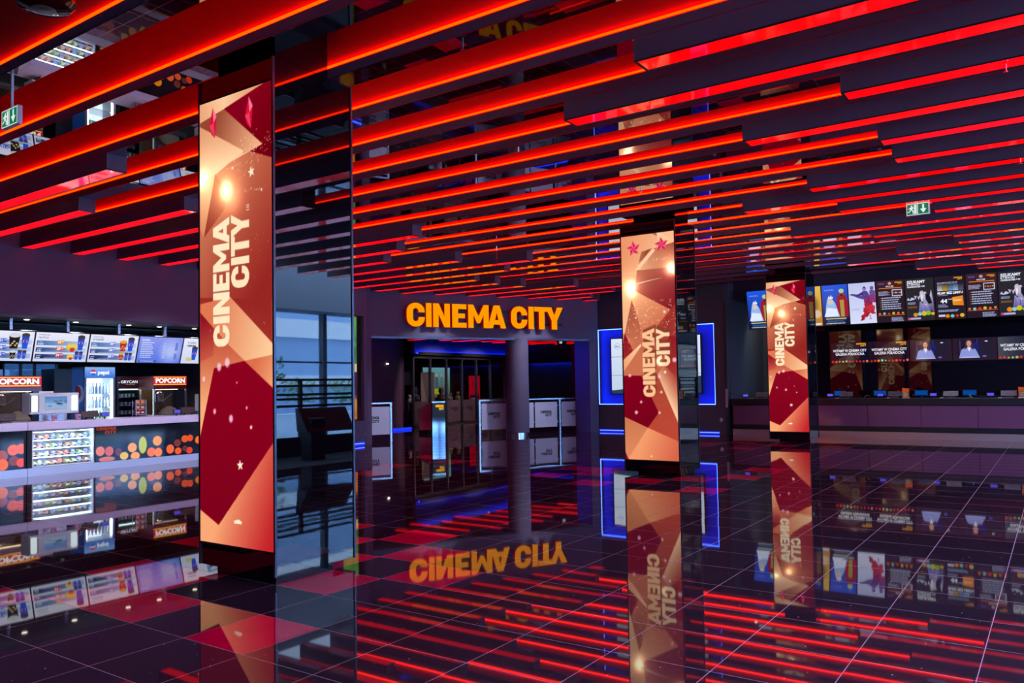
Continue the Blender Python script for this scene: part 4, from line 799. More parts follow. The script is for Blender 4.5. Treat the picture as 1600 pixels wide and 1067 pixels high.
# middle row of welcome screens
def m_wel(bg_=hexc(30, 14, 30)):
    c = CV(1.01/.57, 130, bg_); c.rect(.0, .0, 1, 1, bg_, hexc(12, 10, 36), hor=True); logo(c, .68, .80, .94, .98, hexc(235, 160, 40)); c.fit('WITAMY W CINEMA CITY', .05, .95, .56, .12, WHT, .03); c.fit('GALERIA PÓŁNOCNA', .12, .89, .39, .12, WHT, .03)
    bokeh(c, .06, 11, .055, 0, 1, ((220, 40, 20), (230, 60, 30), (240, 160, 40), (140, 220, 180), (240, 170, 60), (220, 50, 20), (210, 40, 20), (230, 70, 30), (220, 40, 20), (240, 60, 40), (250, 120, 90))); return c
def m_news():
    c = CV(1.01/.57, 130, hexc(44, 26, 38)); c.rect(.1, .12, .9, .95, hexc(28, 22, 50)); c.rect(.16, .1, .18, .92, hexc(80, 60, 90)); c.rect(.56, .3, .57, .95, hexc(80, 90, 140)); c.rect(.6, .1, .97, .9, hexc(36, 28, 48))
    c.ell(.5, .6, .18, hexc(24, 30, 110), ru=.22); c.poly([(.14, .1), (.2, .48), (.32, .6), (.4, .6), (.52, .5), (.62, .1)], hexc(140, 150, 215)); c.poly([(.33, .6), (.38, .38), (.43, .6)], hexc(225, 228, 250)); c.ell(.375, .78, .17, hexc(70, 44, 40), ru=.15); c.poly([(.30, .8), (.27, .5), (.34, .55)], hexc(70, 44, 40)); c.poly([(.44, .8), (.49, .45), (.41, .55)], hexc(70, 44, 40)); c.ell(.375, .76, .13, hexc(205, 150, 135), ru=.095); c.rect(.345, .58, .405, .68, hexc(190, 135, 120))
    c.ell(.35, .78, .012, hexc(40, 30, 40)); c.ell(.4, .78, .012, hexc(40, 30, 40)); c.rect(.355, .69, .395, .7, hexc(150, 60, 70)); c.poly([(.14, .1), (.24, .16), (.52, .16), (.62, .1)], hexc(170, 180, 235)); c.rect(.68, .12, .76, .2, hexc(100, 90, 190)); c.rect(.74, .82, .8, .86, WHT); return c
mids = [(1, m_news(), 'news screen with a seated presenter, mostly hidden beside the far column'), (0, m_wel(), 'dark WITAMY welcome screen nearest the far column'), (-1, m_wel(), 'dark WITAMY welcome screen directly left of the presenter screens'), (-2, m_news(), 'left one of the two presenter screens side by side'), (-3, m_news(), 'right one of the two presenter screens side by side'), (-4, m_wel(hexc(70, 72, 84)), 'grey WITAMY screen cut by the right edge of the view')]
for k, art, lab in mids:
    if k == 1: continue
    display('welcome_screen', lab, 'screen', (22.0, .23+1.03*k, 2.02), (0, -1.0, 0), (0, 0, .575), art, screen_mat('welcome_pixels', 1.0, .04, 1.7), .06, .012, group='welcome screens behind the ticket desk')

# ------------------------------------------------------------------ snack counter on the left
YF = 10.54
TOPM = pbr('lilac_solid_worktop', (.74, .66, .88), .3, noise=.05); KICK = pbr('bright_steel_kick', (.80, .80, .84), .38, m=.8)
ICEW = emit('cold_white_tube', (.9, .96, 1.), 26.); WARM = emit('warm_spot', (1, .9, .75), 4.)
PIN = screen_mat('backlit_bokeh_print', .95, .06, 1.6)
def bk_panel(x0, x1, circ, parent, rel, withlogo=False):
    W_ = x1-x0; c = CV(W_/.70, 90, hexc(12, 12, 24)); c.rect(0, 0, 1, 1, hexc(16, 14, 30), hexc(6, 8, 18)); 
    for (u, v, ru, rv, cc, al) in circ: c.ell(u, v, rv, hexc(*cc), ru=ru, al=al, soft=.16, c1=hexc(*[min(255, q+10) for q in cc]))
    if withlogo:
        logo(c, .006, .77, .145, .985, hexc(170, 60, 30)); 
    return c.mesh('bokeh_panel', (x0-rel[0], YF+.05-rel[1], .15-rel[2]), (W_, 0, 0), (0, 0, .70), PIN, parent)
O1, O2, O3, YG = (255, 110, 10), (250, 120, 80), (130, 50, 40), (200, 210, 80)
# (u, v, ru, rv) in panel heights; panel from X 5.98 to 8.98
Wb = 3.0; kx = lambda px: (px/8.894)*.0142/Wb
circ = []
for cx_, cy_c, rx, ry, cc, al in ((65, 580, 65, 68, O2, .95), (180, 580, 62, 68, (240, 100, 80), .9), (300, 590, 50, 55, O3, .8), (150, 690, 120, 35, (250, 130, 90), .85), (375, 645, 64, 56, (245, 200, 90), .95), (485, 530, 70, 70, (255, 160, 70), 1), (525, 645, 72, 58, (255, 160, 70), 1),
        (628, 495, 64, 126, YG, .95), (833, 437, 74, 74, (255, 150, 10), 1), (748, 592, 70, 68, (255, 110, 5), 1), (848, 595, 64, 68, (255, 125, 5), 1), (1020, 550, 65, 70, (255, 100, 50), 1), (1128, 465, 58, 56, O3, .9), (1240, 407, 60, 56, (225, 85, 20), 1), (1320, 395, 52, 52, (235, 75, 20), 1), (1138, 575, 56, 52, (250, 95, 40), .95), (1310, 565, 55, 52, (240, 60, 15), .95), (1240, 540, 45, 45, O3, .8), (1450, 420, 60, 60, O1, 1), (1560, 560, 60, 60, O1, .9)):
    top_ = 240-cx_*.053; bot_ = 735-cx_*.09; circ.append((kx(cx_), (bot_-cy_c)/(bot_-top_), rx/500., ry/500., cc, al))
for (xa, xb, lab, nm) in ((-3.0, 4.71, 'left length of the lilac-topped snack counter with orange bokeh front', 'a'), (4.71, 9.1, 'right length of the lilac-topped snack counter, holding the lit display case', 'b')):
    t = thing('snack_counter', lab, 'counter', (xa, YF, 0), group='snack counter units'); rl = t.location; g = .004
    B((xa+g, YF, .85), (xb-g, YF+.72, 1.0)).build('worktop', TOPM, t, rel=rl, bevel=.008); B((xa+g, YF+.005, 0), (xb-g, YF+.03, .147)).build('kick_plate', KICK, t, rel=rl)
    if nm == 'a':
        B((xa+g, YF+.06, .147), (xb-g, YF+.7, .85)).build('carcass', BLK, t, rel=rl); W_ = 3.0; cs = []
        for px, py, r_, cc, al in ((240, 580, 75, (255, 95, 20), 1), (345, 570, 72, (255, 90, 30), 1), (90, 655, 82, (190, 80, 60), .9), (100, 772, 80, (255, 110, 40), 1), (250, 730, 68, (150, 60, 40), .9), (345, 760, 62, (255, 70, 10), 1), (-20, 740, 70, (255, 100, 30), 1), (-150, 600, 75, (255, 120, 40), 1), (-300, 700, 80, (240, 90, 40), 1), (-450, 560, 70, O2, .9)):
            cs.append(((3.0-(380-px)/8.894*.0117)/3.0, (850-py)/530., r_/530., r_/530., cc, al))
        bk_panel(1.66, 4.66, cs, t, rl)
    else:
        m_ = MB(); m_.box((5.97, YF+.06, .147), (xb-g, YF+.7, .85)); m_.box((xa+g, YF+.03, .147), (4.795, YF+.7, .85)); m_.box((4.795, YF+.55, .147), (5.97, YF+.7, .85)); m_.build('carcass', BLK, t, rel=rl)
        bk_panel(6.0, 9.0, circ, t, rl, True)
# display case built into the counter
t = thing('display_case', 'brightly lit glass-fronted snack display case built into the counter', 'display case', (5.38, YF+.3, .15)); rl = t.location
m_ = MB(); m_.box((4.80, YF+.03, .15), (5.965, YF+.54, .17)); m_.box((4.80, YF+.03, .83), (5.965, YF+.54, .85)); m_.box((4.80, YF+.03, .17), (4.82, YF+.54, .83)); m_.box((5.945, YF+.03, .17), (5.965, YF+.54, .83)); m_.box((4.82, YF+.52, .17), (5.945, YF+.54, .83)); m_.build('housing', pbr('case_white', (.7, .74, .8), .35), t, rel=rl)
SHZ = (.185, .345, .505, .665)
for z in SHZ[1:]: B((4.822, YF+.08, z-.012), (5.943, YF+.51, z-.004)).build('shelf', glass_mat('shelf_glass', (.8, .9, .95), .15), t, rel=rl)
for z in SHZ[1:]+(.822,): B((4.83, YF+.085, z-.022), (5.935, YF+.10, z-.013)).build('light_tube', ICEW, t, rel=rl)
B((4.82, YF+.032, .17), (5.945, YF+.038, .83)).build('front_glass', glass_mat('clear_glass', (.9, .96, 1.), .06), t, rel=rl)
PKC = [(.75, .7, .3), (.35, .5, .85), (.8, .45, .3), (.85, .8, .75), (.55, .65, .35), (.75, .3, .25), (.8, .7, .5), (.5, .45, .75)]
PKN = ['yellow', 'blue', 'orange', 'cream', 'green', 'red', 'straw-coloured', 'violet']
ROWN = ['bottom', 'second-lowest', 'second-highest', 'top']
kinds = []
for i, cc in enumerate(PKC):
    t = thing('snack_tray', '', 'snack tray', (0, 0, 0), group='snack trays in the lit display case')
    B((-.055, -.11, 0), (.055, .11, .03)).build('tray', pbr('clear_tray_'+PKN[i].replace('-', '_'), tuple(min(1, q*.6+.3) for q in cc), .3), t, bevel=.004)
    if i % 2: MB().lathe((0, 0, .025), [(.045, 0), (.05, .03), (.03, .06), (.005, .07)], 12).build('contents', pbr('snack_'+PKN[i].replace('-', '_'), cc, .6), t, smooth=True)
    else: MB().hexa([(-.045, -.09, .028), (.045, -.09, .028), (.045, .09, .028), (-.045, .09, .028)], [(-.03, -.07, .075), (.04, -.06, .06), (.03, .08, .07), (-.04, .07, .085)]).build('contents', pbr('snack_'+PKN[i].replace('-', '_'), cc, .6), t, bevel=.008)
    B((-.02, -.114, .002), (.02, -.110, .02)).build('price_tag', DARKP, t)
    kinds.append(t)
used = [False]*8; POSN = ['leftmost', 'second from left', 'third from left', 'fourth from left', 'fifth from left', 'sixth from left', 'seventh from left', 'eighth from left', 'rightmost']
for r_, z in enumerate(SHZ):
    for j in range(9):
        q = (j*3+r_*5+(j//3)) % 8
        o = kinds[q] if not used[q] else copy_tree(kinds[q]); used[q] = True
        o.location = (4.885+j*.124, YF+.21, z); o['label'] = '%s snack tray, %s on the %s shelf of the display case' % (PKN[q], POSN[j], ROWN[r_])
# downlights in the soffit
DN = ['first', 'second', 'third', 'fourth', 'fifth']
for i, X in enumerate((4.86, 5.79, 6.9, 7.6, 8.46)):
    t = thing('downlight', 'recessed white downlight over the snack counter, the %s from the left' % DN[i], 'ceiling light', (X, 10.95, 2.96), group='downlights over the snack counter')
    MB().lathe((0, 0, -.012), [(.075, 0), (.08, .006), (.08, .012)], 20).build('ring', STEEL, t); MB().lathe((0, 0, -.018), [(.045, 0), (.05, .006)], 20).build('lamp', WARM, t)
    ld = bpy.data.lights.new('downlight_beam', 'SPOT'); ld.energy = 60; ld.spot_size = R(95); ld.spot_blend = .6; ld.color = (.85, .9, 1.); ld.shadow_soft_size = .04
    lo = bpy.data.objects.new('downlight_beam', ld); col.objects.link(lo); lo.parent = t; lo.location = (0, 0, -.04)
# menu screens
WB = hexc(222, 228, 250)
def cup(c, u, v, s):
    c.poly([(u-.035*s, v), (u+.035*s, v), (u+.055*s, v+.36*s), (u-.055*s, v+.36*s)], hexc(40, 90, 220), hexc(30, 70, 190)); c.ell(u, v+.37*s, .05*s, hexc(70, 60, 50), ru=.1*s); c.ell(u, v+.2*s, .05*s, hexc(230, 230, 245)); c.ell(u, v+.21*s, .04*s, hexc(200, 40, 60)); c.ell(u, v+.185*s, .035*s, hexc(40, 70, 200))
def tub(c, u, v, s, cc=(30, 24, 30), top=(210, 215, 225)):
    c.poly([(u-.05*s, v), (u+.05*s, v), (u+.075*s, v+.33*s), (u-.075*s, v+.33*s)], hexc(*cc)); c.ell(u, v+.34*s, .06*s, hexc(*top), ru=.14*s)
    for k in range(5): c.ell(u-.04*s+.02*k*s, v+.08*s+.05*(k % 3)*s, .025*s, hexc(200, 180, 120))
def bowl(c, u, v, s):
    c.ell(u, v+.1*s, .11*s, hexc(225, 190, 60), ru=.17*s)
    for k in range(8): c.poly([(u-.08*s+.02*k*s, v+.1*s), (u-.06*s+.02*k*s, v+.26*s-.02*(k % 3)*s), (u-.05*s+.022*k*s, v+.1*s)], hexc(235, 205, 90))
    c.ell(u+.02*s, v+.02*s, .07*s, hexc(200, 60, 50), ru=.08*s)
def menu(title, kind):
    c = CV(1.02/.565, 120, WB); c.rect(0, 0, 1, 1, hexc(205, 214, 246), hexc(232, 234, 252))
    if kind in (0, 1, 2):
        for i, (v, c0, c1) in enumerate(((.56, (70, 110, 170), (190, 205, 235)), (.33, (40, 70, 130), (190, 205, 235)), (.10, (12, 30, 80), (170, 185, 225)))):
            c.rect(.03, v, .97, v+.155, hexc(*c0), hexc(*c1), hor=True); c.text('zestaw', .05, v+.09, .04, WHT, 'l', .01); c.text(('średni', 'duży', 'duet')[i], .05, v+.02, .05, WHT, 'l', .04)
            pc = (hexc(230, 150, 40), hexc(226, 90, 50), hexc(205, 40, 50)) if kind == 1 else (hexc(110, 130, 225),)*3
            if kind == 0: pc = (hexc(60, 90, 210),)*3
            c.rect(.40, v+.06, .53, v+.19, pc[i]); c.text((('23', '28', '34'), ('21', '26', '32'), ('20', '26', '33'))[(1, 0, 2).index(kind)][i], .41, v+.09, .085, WHT, 'l', .05); c.text('90', .49, v+.12, .045, WHT, 'l', .03)
            if i: c.lines(.2, .52, v+.015, 1, .1, .018, hexc(190, 205, 240))
        if title: c.text('W zestawie taniej', .05, .90, .035, hexc(110, 90, 120), 'l', .01); c.text(title, .05, .79, .085, hexc(130, 100, 130) if kind == 1 else hexc(50, 60, 140), 'l', .0)
        cup(c, .85, .42, 1.25)
        if kind == 0: tub(c, .66, .42, 1.3); tub(c, .66, .08, .7); cup(c, .78, .08, .7); cup(c, .86, .08, .7)
        if kind == 1: bowl(c, .68, .40, 1.1); bowl(c, .68, .10, .7); cup(c, .80, .08, .7); cup(c, .88, .08, .7)
        if kind == 2: tub(c, .69, .42, 1.0, (190, 40, 40), (220, 170, 60)); tub(c, .68, .09, .65, (190, 40, 40), (220, 170, 60)); cup(c, .79, .08, .7); cup(c, .87, .08, .7)
    elif kind == 3:
        c.rect(0, 0, 1, 1, hexc(90, 120, 225), hexc(140, 155, 240)); c.ell(.75, .45, .35, hexc(190, 205, 250), al=.8, soft=1.3); c.text('słodkie', .06, .84, .08, WB, 'l', .03); c.lines(.06, .36, .76, 9, .07, .03, WB); c.lines(.55, .62, .76, 9, .07, .02, WB, .05); c.rect(.05, .03, .45, .1, hexc(40, 80, 190)); c.lines(.08, .42, .055, 1, .1, .03, WB)
        c.rect(.84, .15, .9, .38, hexc(110, 125, 210)); c.rect(.84, .5, .9, .8, hexc(110, 125, 210))
    else:
        c.text('w dużym', .1, .80, .07, hexc(60, 60, 110), 'l', .01); c.text('najtaniej', .1, .68, .08, hexc(40, 40, 90), 'l', .03); cup(c, .3, .14, 1.3); c.rect(.12, .1, .26, .24, hexc(210, 200, 120)); c.rect(.6, .2, .95, .8, hexc(120, 150, 220)); tub(c, .75, .3, 1.1)
    return c
MS = screen_mat('menu_pixels', 1.0, .1)
for i, (x0_, ttl, kd, lab) in enumerate(((3.95, None, 0, 'menu screen with popcorn tub and blue cup, cut by the left edge of the view'), (5.00, 'nachos', 1, 'menu screen titled nachos'), (6.05, 'orzeszki', 2, 'menu screen titled orzeszki'), (7.10, None, 3, 'violet-blue menu screen with a list of sweets'), (8.15, None, 4, 'menu screen reading najtaniej, cut by the nearest column'))):
    o_ = display('menu_screen', lab, 'menu screen', (x0_, 11.02, 2.158), (1.02, 0, 0), (0, -.17, .555), menu(ttl, kd), MS, .06, .014, group='menu screens over the snack counter')
    B((.60, -.10, .50), (.65, -.04, .80)).build('bracket', STEEL, o_)
# machines behind the counter
def popcorn(x0_, x1_, lab, full):
    Y = 12.2; t = thing('popcorn_machine', lab, 'popcorn machine', ((x0_+x1_)/2, Y, .9), group='popcorn machines'); rl = t.location; RDM = pbr('popcorn_maroon', (.30, .02, .05), .35)
    B((x0_, Y, 1.58), (x1_, Y+.62, 1.66)).build('lower_hood', RDM if full else pbr('hood_lilac', (.55, .45, .55), .3), t, rel=rl)
    B((x0_, Y+.02, 1.66), (x1_, Y+.62, 1.90)).build('canopy', RDM, t, rel=rl, bevel=.01)
    W_ = x1_-x0_; c = CV(W_/.22, 60, hexc(205, 20, 40)); c.rect(.02, .84, .98, .92, hexc(255, 220, 70)); c.rect(.02, .08, .98, .16, hexc(255, 220, 70)); c.fit('POPCORN', .06, .94, .27, .46, hexc(90, 0, 10), .07); c.fit('POPCORN', .07, .95, .29, .46, hexc(255, 250, 240), .06)
    c.mesh('lit_sign', (x0_-rl[0], Y-.003-rl[1]+.02, 1.67-rl[2]), (W_, 0, 0), (0, 0, .22), screen_mat('sign_print', 1.05, .2), t)
    for x in (x0_, x1_-.04):
        for y in (Y, Y+.58): B((x, y, .98), (x+.04, y+.04, 1.58)).build('corner_post', STEEL, t, rel=rl)
    B((x0_, Y, .9), (x1_, Y+.62, .98)).build('base', STEEL, t, rel=rl)
    B((x0_+.02, Y+.6, .98), (x1_-.02, Y+.615, 1.58)).build('back_panel', pbr('gold_brown_back', (.30, .20, .09), .3), t, rel=rl)
    B((x0_+.04, Y+.01, .98), (x1_-.04, Y+.015, 1.58)).build('front_glass', glass_mat('shop_glass', (.8, .8, .85), .12), t, rel=rl)
    B((x0_+.12, Y+.2, 1.57), (x1_-.12, Y+.24, 1.58)).build('heat_lamp', emit('heat_lamp', (1, .75, .4), 7.), t, rel=rl)
    kt = MB().lathe((x0_+.28-rl[0], Y+.25-rl[1], 1.28-rl[2]), [(.09, 0), (.11, .06), (.11, .2), (.06, .24)], 20).build('kettle', CHROME, t, smooth=True)
    B((x0_+.2, Y+.13, 1.30), (x0_+.34, Y+.14, 1.5)).build('control_plate', WHITE_P, kt, rel=rl); B((x0_+.24, Y+.12, 1.34), (x0_+.30, Y+.13, 1.42)).build('gauge', pbr('gauge_yellow', (.8, .5, .05), .4), kt, rel=rl)
    MB().tube((x0_+.27-rl[0], Y+.1-rl[1], 1.28-rl[2]), (x0_+.5-rl[0], Y+.08-rl[1], 1.46-rl[2]), .012, 8).build('handle', WHITE_P, kt)
    o = MB().lathe(((x0_+x1_)/2-rl[0]+.15, Y+.3-rl[1], .985-rl[2]), [(.24, 0), (.22, .06), (.15, .13), (.05, .18), (.005, .19)], 20).build('popcorn_heap', pbr('popcorn', (.75, .62, .40), .9, bump=1.5, nscale=60), t, smooth=True); o['kind'] = 'stuff'
popcorn(4.76, 5.73, 'popcorn machine at the left, partly cut by the edge of the view', False); popcorn(8.23, 9.10, 'popcorn machine with maroon canopy beside the nearest column', True)
for x0_, x1_, lab in ((2.0, 6.1, 'black back counter under the left popcorn machine'), (8.05, 9.3, 'black back counter under the maroon popcorn machine')):
    t = thing('back_counter', lab, 'counter', (x0_, 12.1, 0)); B((x0_, 12.1, 0), (x1_, 12.9, .9)).build('body', DARKP, t, rel=t.location)
# bottled drinks fridge
t = thing('drinks_fridge', 'tall white glass-door drinks fridge with a blue lettered header', 'fridge', (7.39, 13.0, 0)); rl = t.location
FW_ = pbr('fridge_white', (.6, .63, .7), .4)
m_ = MB(); m_.box((7.03, 13.0, 0), (7.08, 13.6, 2.12)); m_.box((7.70, 13.0, 0), (7.75, 13.6, 2.12)); m_.box((7.08, 13.0, 1.86), (7.70, 13.6, 2.12)); m_.box((7.08, 13.0, 0), (7.70, 13.6, .25)); m_.build('body', FW_, t, rel=rl)
B((7.08, 13.5, .25), (7.70, 13.55, 1.86)).build('lit_back', emit('fridge_light', (.80, .93, 1.), 2.6), t, rel=rl)
c = CV(.7/.24, 70, hexc(60, 110, 200)); c.rect(0, 0, 1, 1, hexc(50, 100, 200), hexc(130, 175, 235)); c.ell(.27, .5, .26, WHT); c.ell(.27, .6, .2, hexc(210, 50, 60), ru=.24); c.ell(.27, .34, .14, hexc(50, 90, 200), ru=.22); c.rect(.2, .44, .34, .54, WHT); c.text('pepsi', .42, .34, .36, WHT, 'l', .05, 1.05)
c.mesh('header_sign', (-.35, -.004, 1.87), (.7, 0, 0), (0, 0, .24), screen_mat('sign_print', 1.05, .2), t)
B((7.08, 13.005, .25), (7.70, 13.01, 1.86)).build('glass_door', glass_mat('clear_glass', (.9, .96, 1.), .06), t, rel=rl)
B((7.66, 13.02, .3), (7.68, 13.04, 1.8)).build('light_tube', ICEW, t, rel=rl); B((7.10, 13.02, .3), (7.112, 13.035, 1.8)).build('light_tube', ICEW, t, rel=rl)  # left tube added to brighten the bottles from the front
SZ = (.28, .58, .88, 1.18, 1.50)
for z in SZ: B((7.085, 13.06, z-.015), (7.695, 13.49, z-.005)).build('shelf', STEEL, t, rel=rl)
bt = None; CN = {0: ('green', (.2, .6, .2)), 1: ('clear', (.75, .85, .95)), 2: ('dark cola', (.05, .02, .02)), 3: ('clear', (.75, .85, .95)), 4: ('pale', (.6, .7, .8))}
for r_, z in enumerate(SZ[2:]):
    nm_, cc = (('green', (.25, .6, .25)), ('clear', (.75, .85, .95)), ('dark-capped', (.45, .5, .6)))[r_]; pr = None
    for j in range(7):
        lab = '%s bottle, %s on the %s visible shelf of the drinks fridge' % (nm_, POSN[j] if j < 6 else 'rightmost', ('lowest', 'middle', 'top')[r_])
        if pr is None:
            t = thing('drink_bottle', lab, 'bottle', (7.13+j*.085, 13.15, z), group='bottles in the drinks fridge')
            MB().lathe((0, 0, 0), [(.03, 0), (.033, .02), (.033, .14), (.013, .20), (.013, .23)], 14).build('bottle_body', pbr('bottle_'+nm_.replace('-', '_'), cc, .15), t, smooth=True); MB().lathe((0, 0, .23), [(.015, 0), (.015, .018)], 12).build('cap', pbr('bottle_cap', (.1, .15, .5), .4), t); pr = t
        else:
            o = copy_tree(pr); o.location = (7.13+j*.085, 13.15, z); o['label'] = lab
# ice cream freezer
t = thing('display_freezer', 'dark upright freezer with a maroon-black header beside the drinks fridge', 'freezer', (8.09, 13.0, 0)); rl = t.location
m_ = MB(); m_.box((7.79, 13.0, 0), (7.84, 13.6, 1.9)); m_.box((8.34, 13.0, 0), (8.40, 13.6, 1.9)); m_.box((7.84, 13.0, 1.62), (8.34, 13.6, 1.9)); m_.box((7.84, 13.55, 0), (8.34, 13.6, 1.62)); m_.box((7.84, 13.0, 0), (8.34, 13.6, .3)); m_.build('body', DARKP, t, rel=rl)
c = CV(.6/.26, 60, hexc(40, 14, 24)); c.text('GRYCAN', .16, .42, .24, WHT, 'l', .03, 1.15); c.lines(.36, .74, .28, 1, .1, .05, hexc(160, 150, 160), .05); c.rect(.05, .44, .13, .5, hexc(200, 190, 190)); c.mesh('header_sign', (-.3, -.004, 1.63), (.6, 0, 0), (0, 0, .26), screen_mat('sign_print', 1.05, .2), t)
B((7.85, 13.03, 1.58), (8.33, 13.05, 1.60)).build('light_tube', emit('freezer_tube', (.6, .9, .9), 4.), t, rel=rl)
for z in (1.0, 1.2, 1.4): B((7.845, 13.05, z), (8.335, 13.5, z+.012)).build('shelf', STEEL, t, rel=rl)
tb = None; k = 0
for r_, z in enumerate((1.012, 1.212, 1.412)):
    for j in range(5):
        lab = 'white ice cream tub, %s on the %s shelf of the dark upright freezer' % (POSN[j] if j < 4 else 'rightmost', ('lowest', 'middle', 'top')[r_])
        if tb is None:
            tb = thing('ice_cream_tub', lab, 'ice cream tub', (7.90+j*.095, 13.15, z), group='tubs in the freezer'); MB().lathe((0, 0, 0), [(.03, 0), (.038, .07)], 16).build('tub', pbr('tub_white', (.6, .65, .65), .4), tb, smooth=True); MB().lathe((0, 0, .07), [(.041, 0), (.041, .012)], 16).build('lid', pbr('tub_lid', (.15, .2, .25), .4), tb)
        else: o = copy_tree(tb); o.location = (7.90+j*.095, 13.15, z); o['label'] = lab
# cola dispenser cabinet
t = thing('vending_cabinet', 'tall cabinet with a black side and a blue face bearing a round red emblem', 'cabinet', (6.7, 13.0, 0)); rl = t.location
B((6.37, 13.0, 0), (6.74, 13.6, 2.07)).build('black_side', DARKP, t, rel=rl); B((6.745, 13.0, 0), (7.0, 13.6, 2.07)).build('blue_face', pbr('deep_blue_glow', (.01, .07, .28), .4, em=(.01, .07, .28), es=.25), t, rel=rl)  # blue face is given a weak glow of its own
MB().prism(_arc(0, 0, .12, .20, 0, 342, 18), (6.90, 12.998, 1.50), (1, 0, 0), (0, 0, 1), (0, -1, 0), .004).build('emblem_ring', WHITE_P, t, rel=rl); MB().prism(_arc(0, 0, .075, .16, 0, 342, 18), (6.87, 12.993, 1.53), (1, 0, 0), (0, 0, 1), (0, -1, 0), .004).build('emblem', pbr('emblem_red', (.55, .02, .05), .4), t, rel=rl)
# drinks dispenser on the counter
t = thing('drinks_dispenser', 'white dispenser with two glowing cylinders and a picture screen on the counter', 'dispenser', (5.33, 10.95, 1.0)); rl = t.location
B((5.05, 10.85, 1.0), (5.58, 11.15, 1.14)).build('steel_base', STEEL, t, rel=rl, bevel=.005); B((4.87, 10.82, 1.14), (5.79, 11.15, 1.54)).build('head', pbr('dispenser_white', (.62, .68, .74), .35), t, rel=rl, bevel=.01)
B((5.06, 10.88, 1.54), (5.33, 11.12, 1.575)).build('top_tray', WHITE_P, t, rel=rl)
for x in (4.95, 5.70): MB().lathe((x-rl[0], 10.815-rl[1], 1.19-rl[2]), [(.05, 0), (.055, .02), (.055, .28), (.04, .30)], 20).build('glowing_cylinder', emit('cup_glow', (.85, .97, 1.), 1.4), t, smooth=True)
for x in (4.875, 5.015): B((x, 10.80, 1.18), (x+.012, 10.82, 1.50)).build('cylinder_guard', GREYP, t, rel=rl)
c = CV(.42/.25, 50, hexc(150, 180, 215)); c.rect(0, .5, 1, 1, hexc(120, 160, 205), hexc(90, 130, 200)); 
for k in range(8): c.ell(rng.random(), .2+.5*rng.random(), .06, hexc(60, 90, 130), ru=.16, al=.5, soft=.8)
c.ell(.62, .45, .06, hexc(40, 60, 90), ru=.2, soft=.5); c.mesh('picture_screen', (-.19, -.134, .22), (.42, 0, 0), (0, 0, .25), screen_mat('poster_print', .9, .2), t)
t = thing('drinks_dispenser', 'edge of a pale dispenser with a blue foot showing left of the nearest column', 'dispenser', (8.82, 11.0, 1.0)); rl = t.location
B((8.60, 10.85, 1.07), (9.05, 11.15, 1.46)).build('head', MT['dispenser_white'], t, rel=rl, bevel=.01); B((8.64, 10.88, 1.0), (9.0, 11.12, 1.07)).build('foot', MT['deep_blue_glow'], t, rel=rl)
# tills, displays, cups, rack on the snack counter
for (x, lab) in ((4.38, 'black till terminal cut by the left edge of the view'), (5.93, 'black till terminal beside the white dispenser'), (8.10, 'black till terminal in front of the maroon popcorn machine')):
    terminal((x, 10.62, 1.0), lab+' on the snack counter', ang=R(90), group='till terminals on the snack counter', mat=DARKP)
for (x, lab) in ((4.18, 'violet-lit customer display at the left edge of the snack counter'), (6.20, 'violet-lit customer display between dispenser and drinks fridge'), (7.80, 'violet-lit customer display near the maroon popcorn machine')):
    custdisp((x, 10.60, 1.0), lab, ang=R(90), group='customer displays on the snack counter')
cp = None
for x, lab in ((5.24, 'pink paper cup in front of the steel dispenser base'), (5.69, 'pink paper cup standing left of the second snack till')):
    if cp is None:
        cp = thing('paper_cup', lab, 'cup', (x, 10.66, 1.0), group='pink cups on the snack counter'); MB().lathe((0, 0, 0), [(.04, 0), (.058, .115), (.05, .118)], 20).build('cup_body', pbr('pink_card', (.65, .38, .45), .5), cp, smooth=True); B((-.015, -.056, .04), (.015, -.05, .08)).build('printed_mark', pbr('violet_ink', (.25, .15, .4), .5), cp)
    else: o = copy_tree(cp); o.location = (x, 10.66, 1.0); o['label'] = lab
t = thing('snack_rack', 'small wire rack of orange snack bags on the counter', 'rack', (7.06, 10.75, 1.0)); rl = t.location
m_ = MB()
for x in (-.11, .11):
    for y in (0, .14): m_.tube((x, y, 0), (x, y, .36), .005, 6)
for z in (.05, .16, .27): m_.box((-.11, 0, z), (.11, .14, z+.004))
m_.build('frame', STEEL, t)
k = 0
for z, nm_ in ((.055, 'bottom'), (.165, 'middle'), (.275, 'top')):
    for x in (-.055, .055):
        o = thing('snack_bag', ('orange' if z > .1 else 'red')+' snack bag on the %s level of the rack, %s' % (nm_, 'its left one' if x < 0 else 'its right one'), 'snack bag', (7.06+x, 10.78, 1.0+z), group='snack bags in the rack')
        MB().hexa([(-.045, 0, 0), (.045, 0, 0), (.045, .05, 0), (-.045, .05, 0)], [(-.045, .015, .09), (.045, .015, .09), (.045, .03, .09), (-.045, .03, .09)]).build('bag', pbr('bag_orange', (.75, .2, .03), .3) if z > .1 else pbr('bag_red', (.5, .04, .03), .3), o, bevel=.006); B((-.03, -.002, .03), (.03, .004, .055)).build('printed_band', WHITE_P, o)

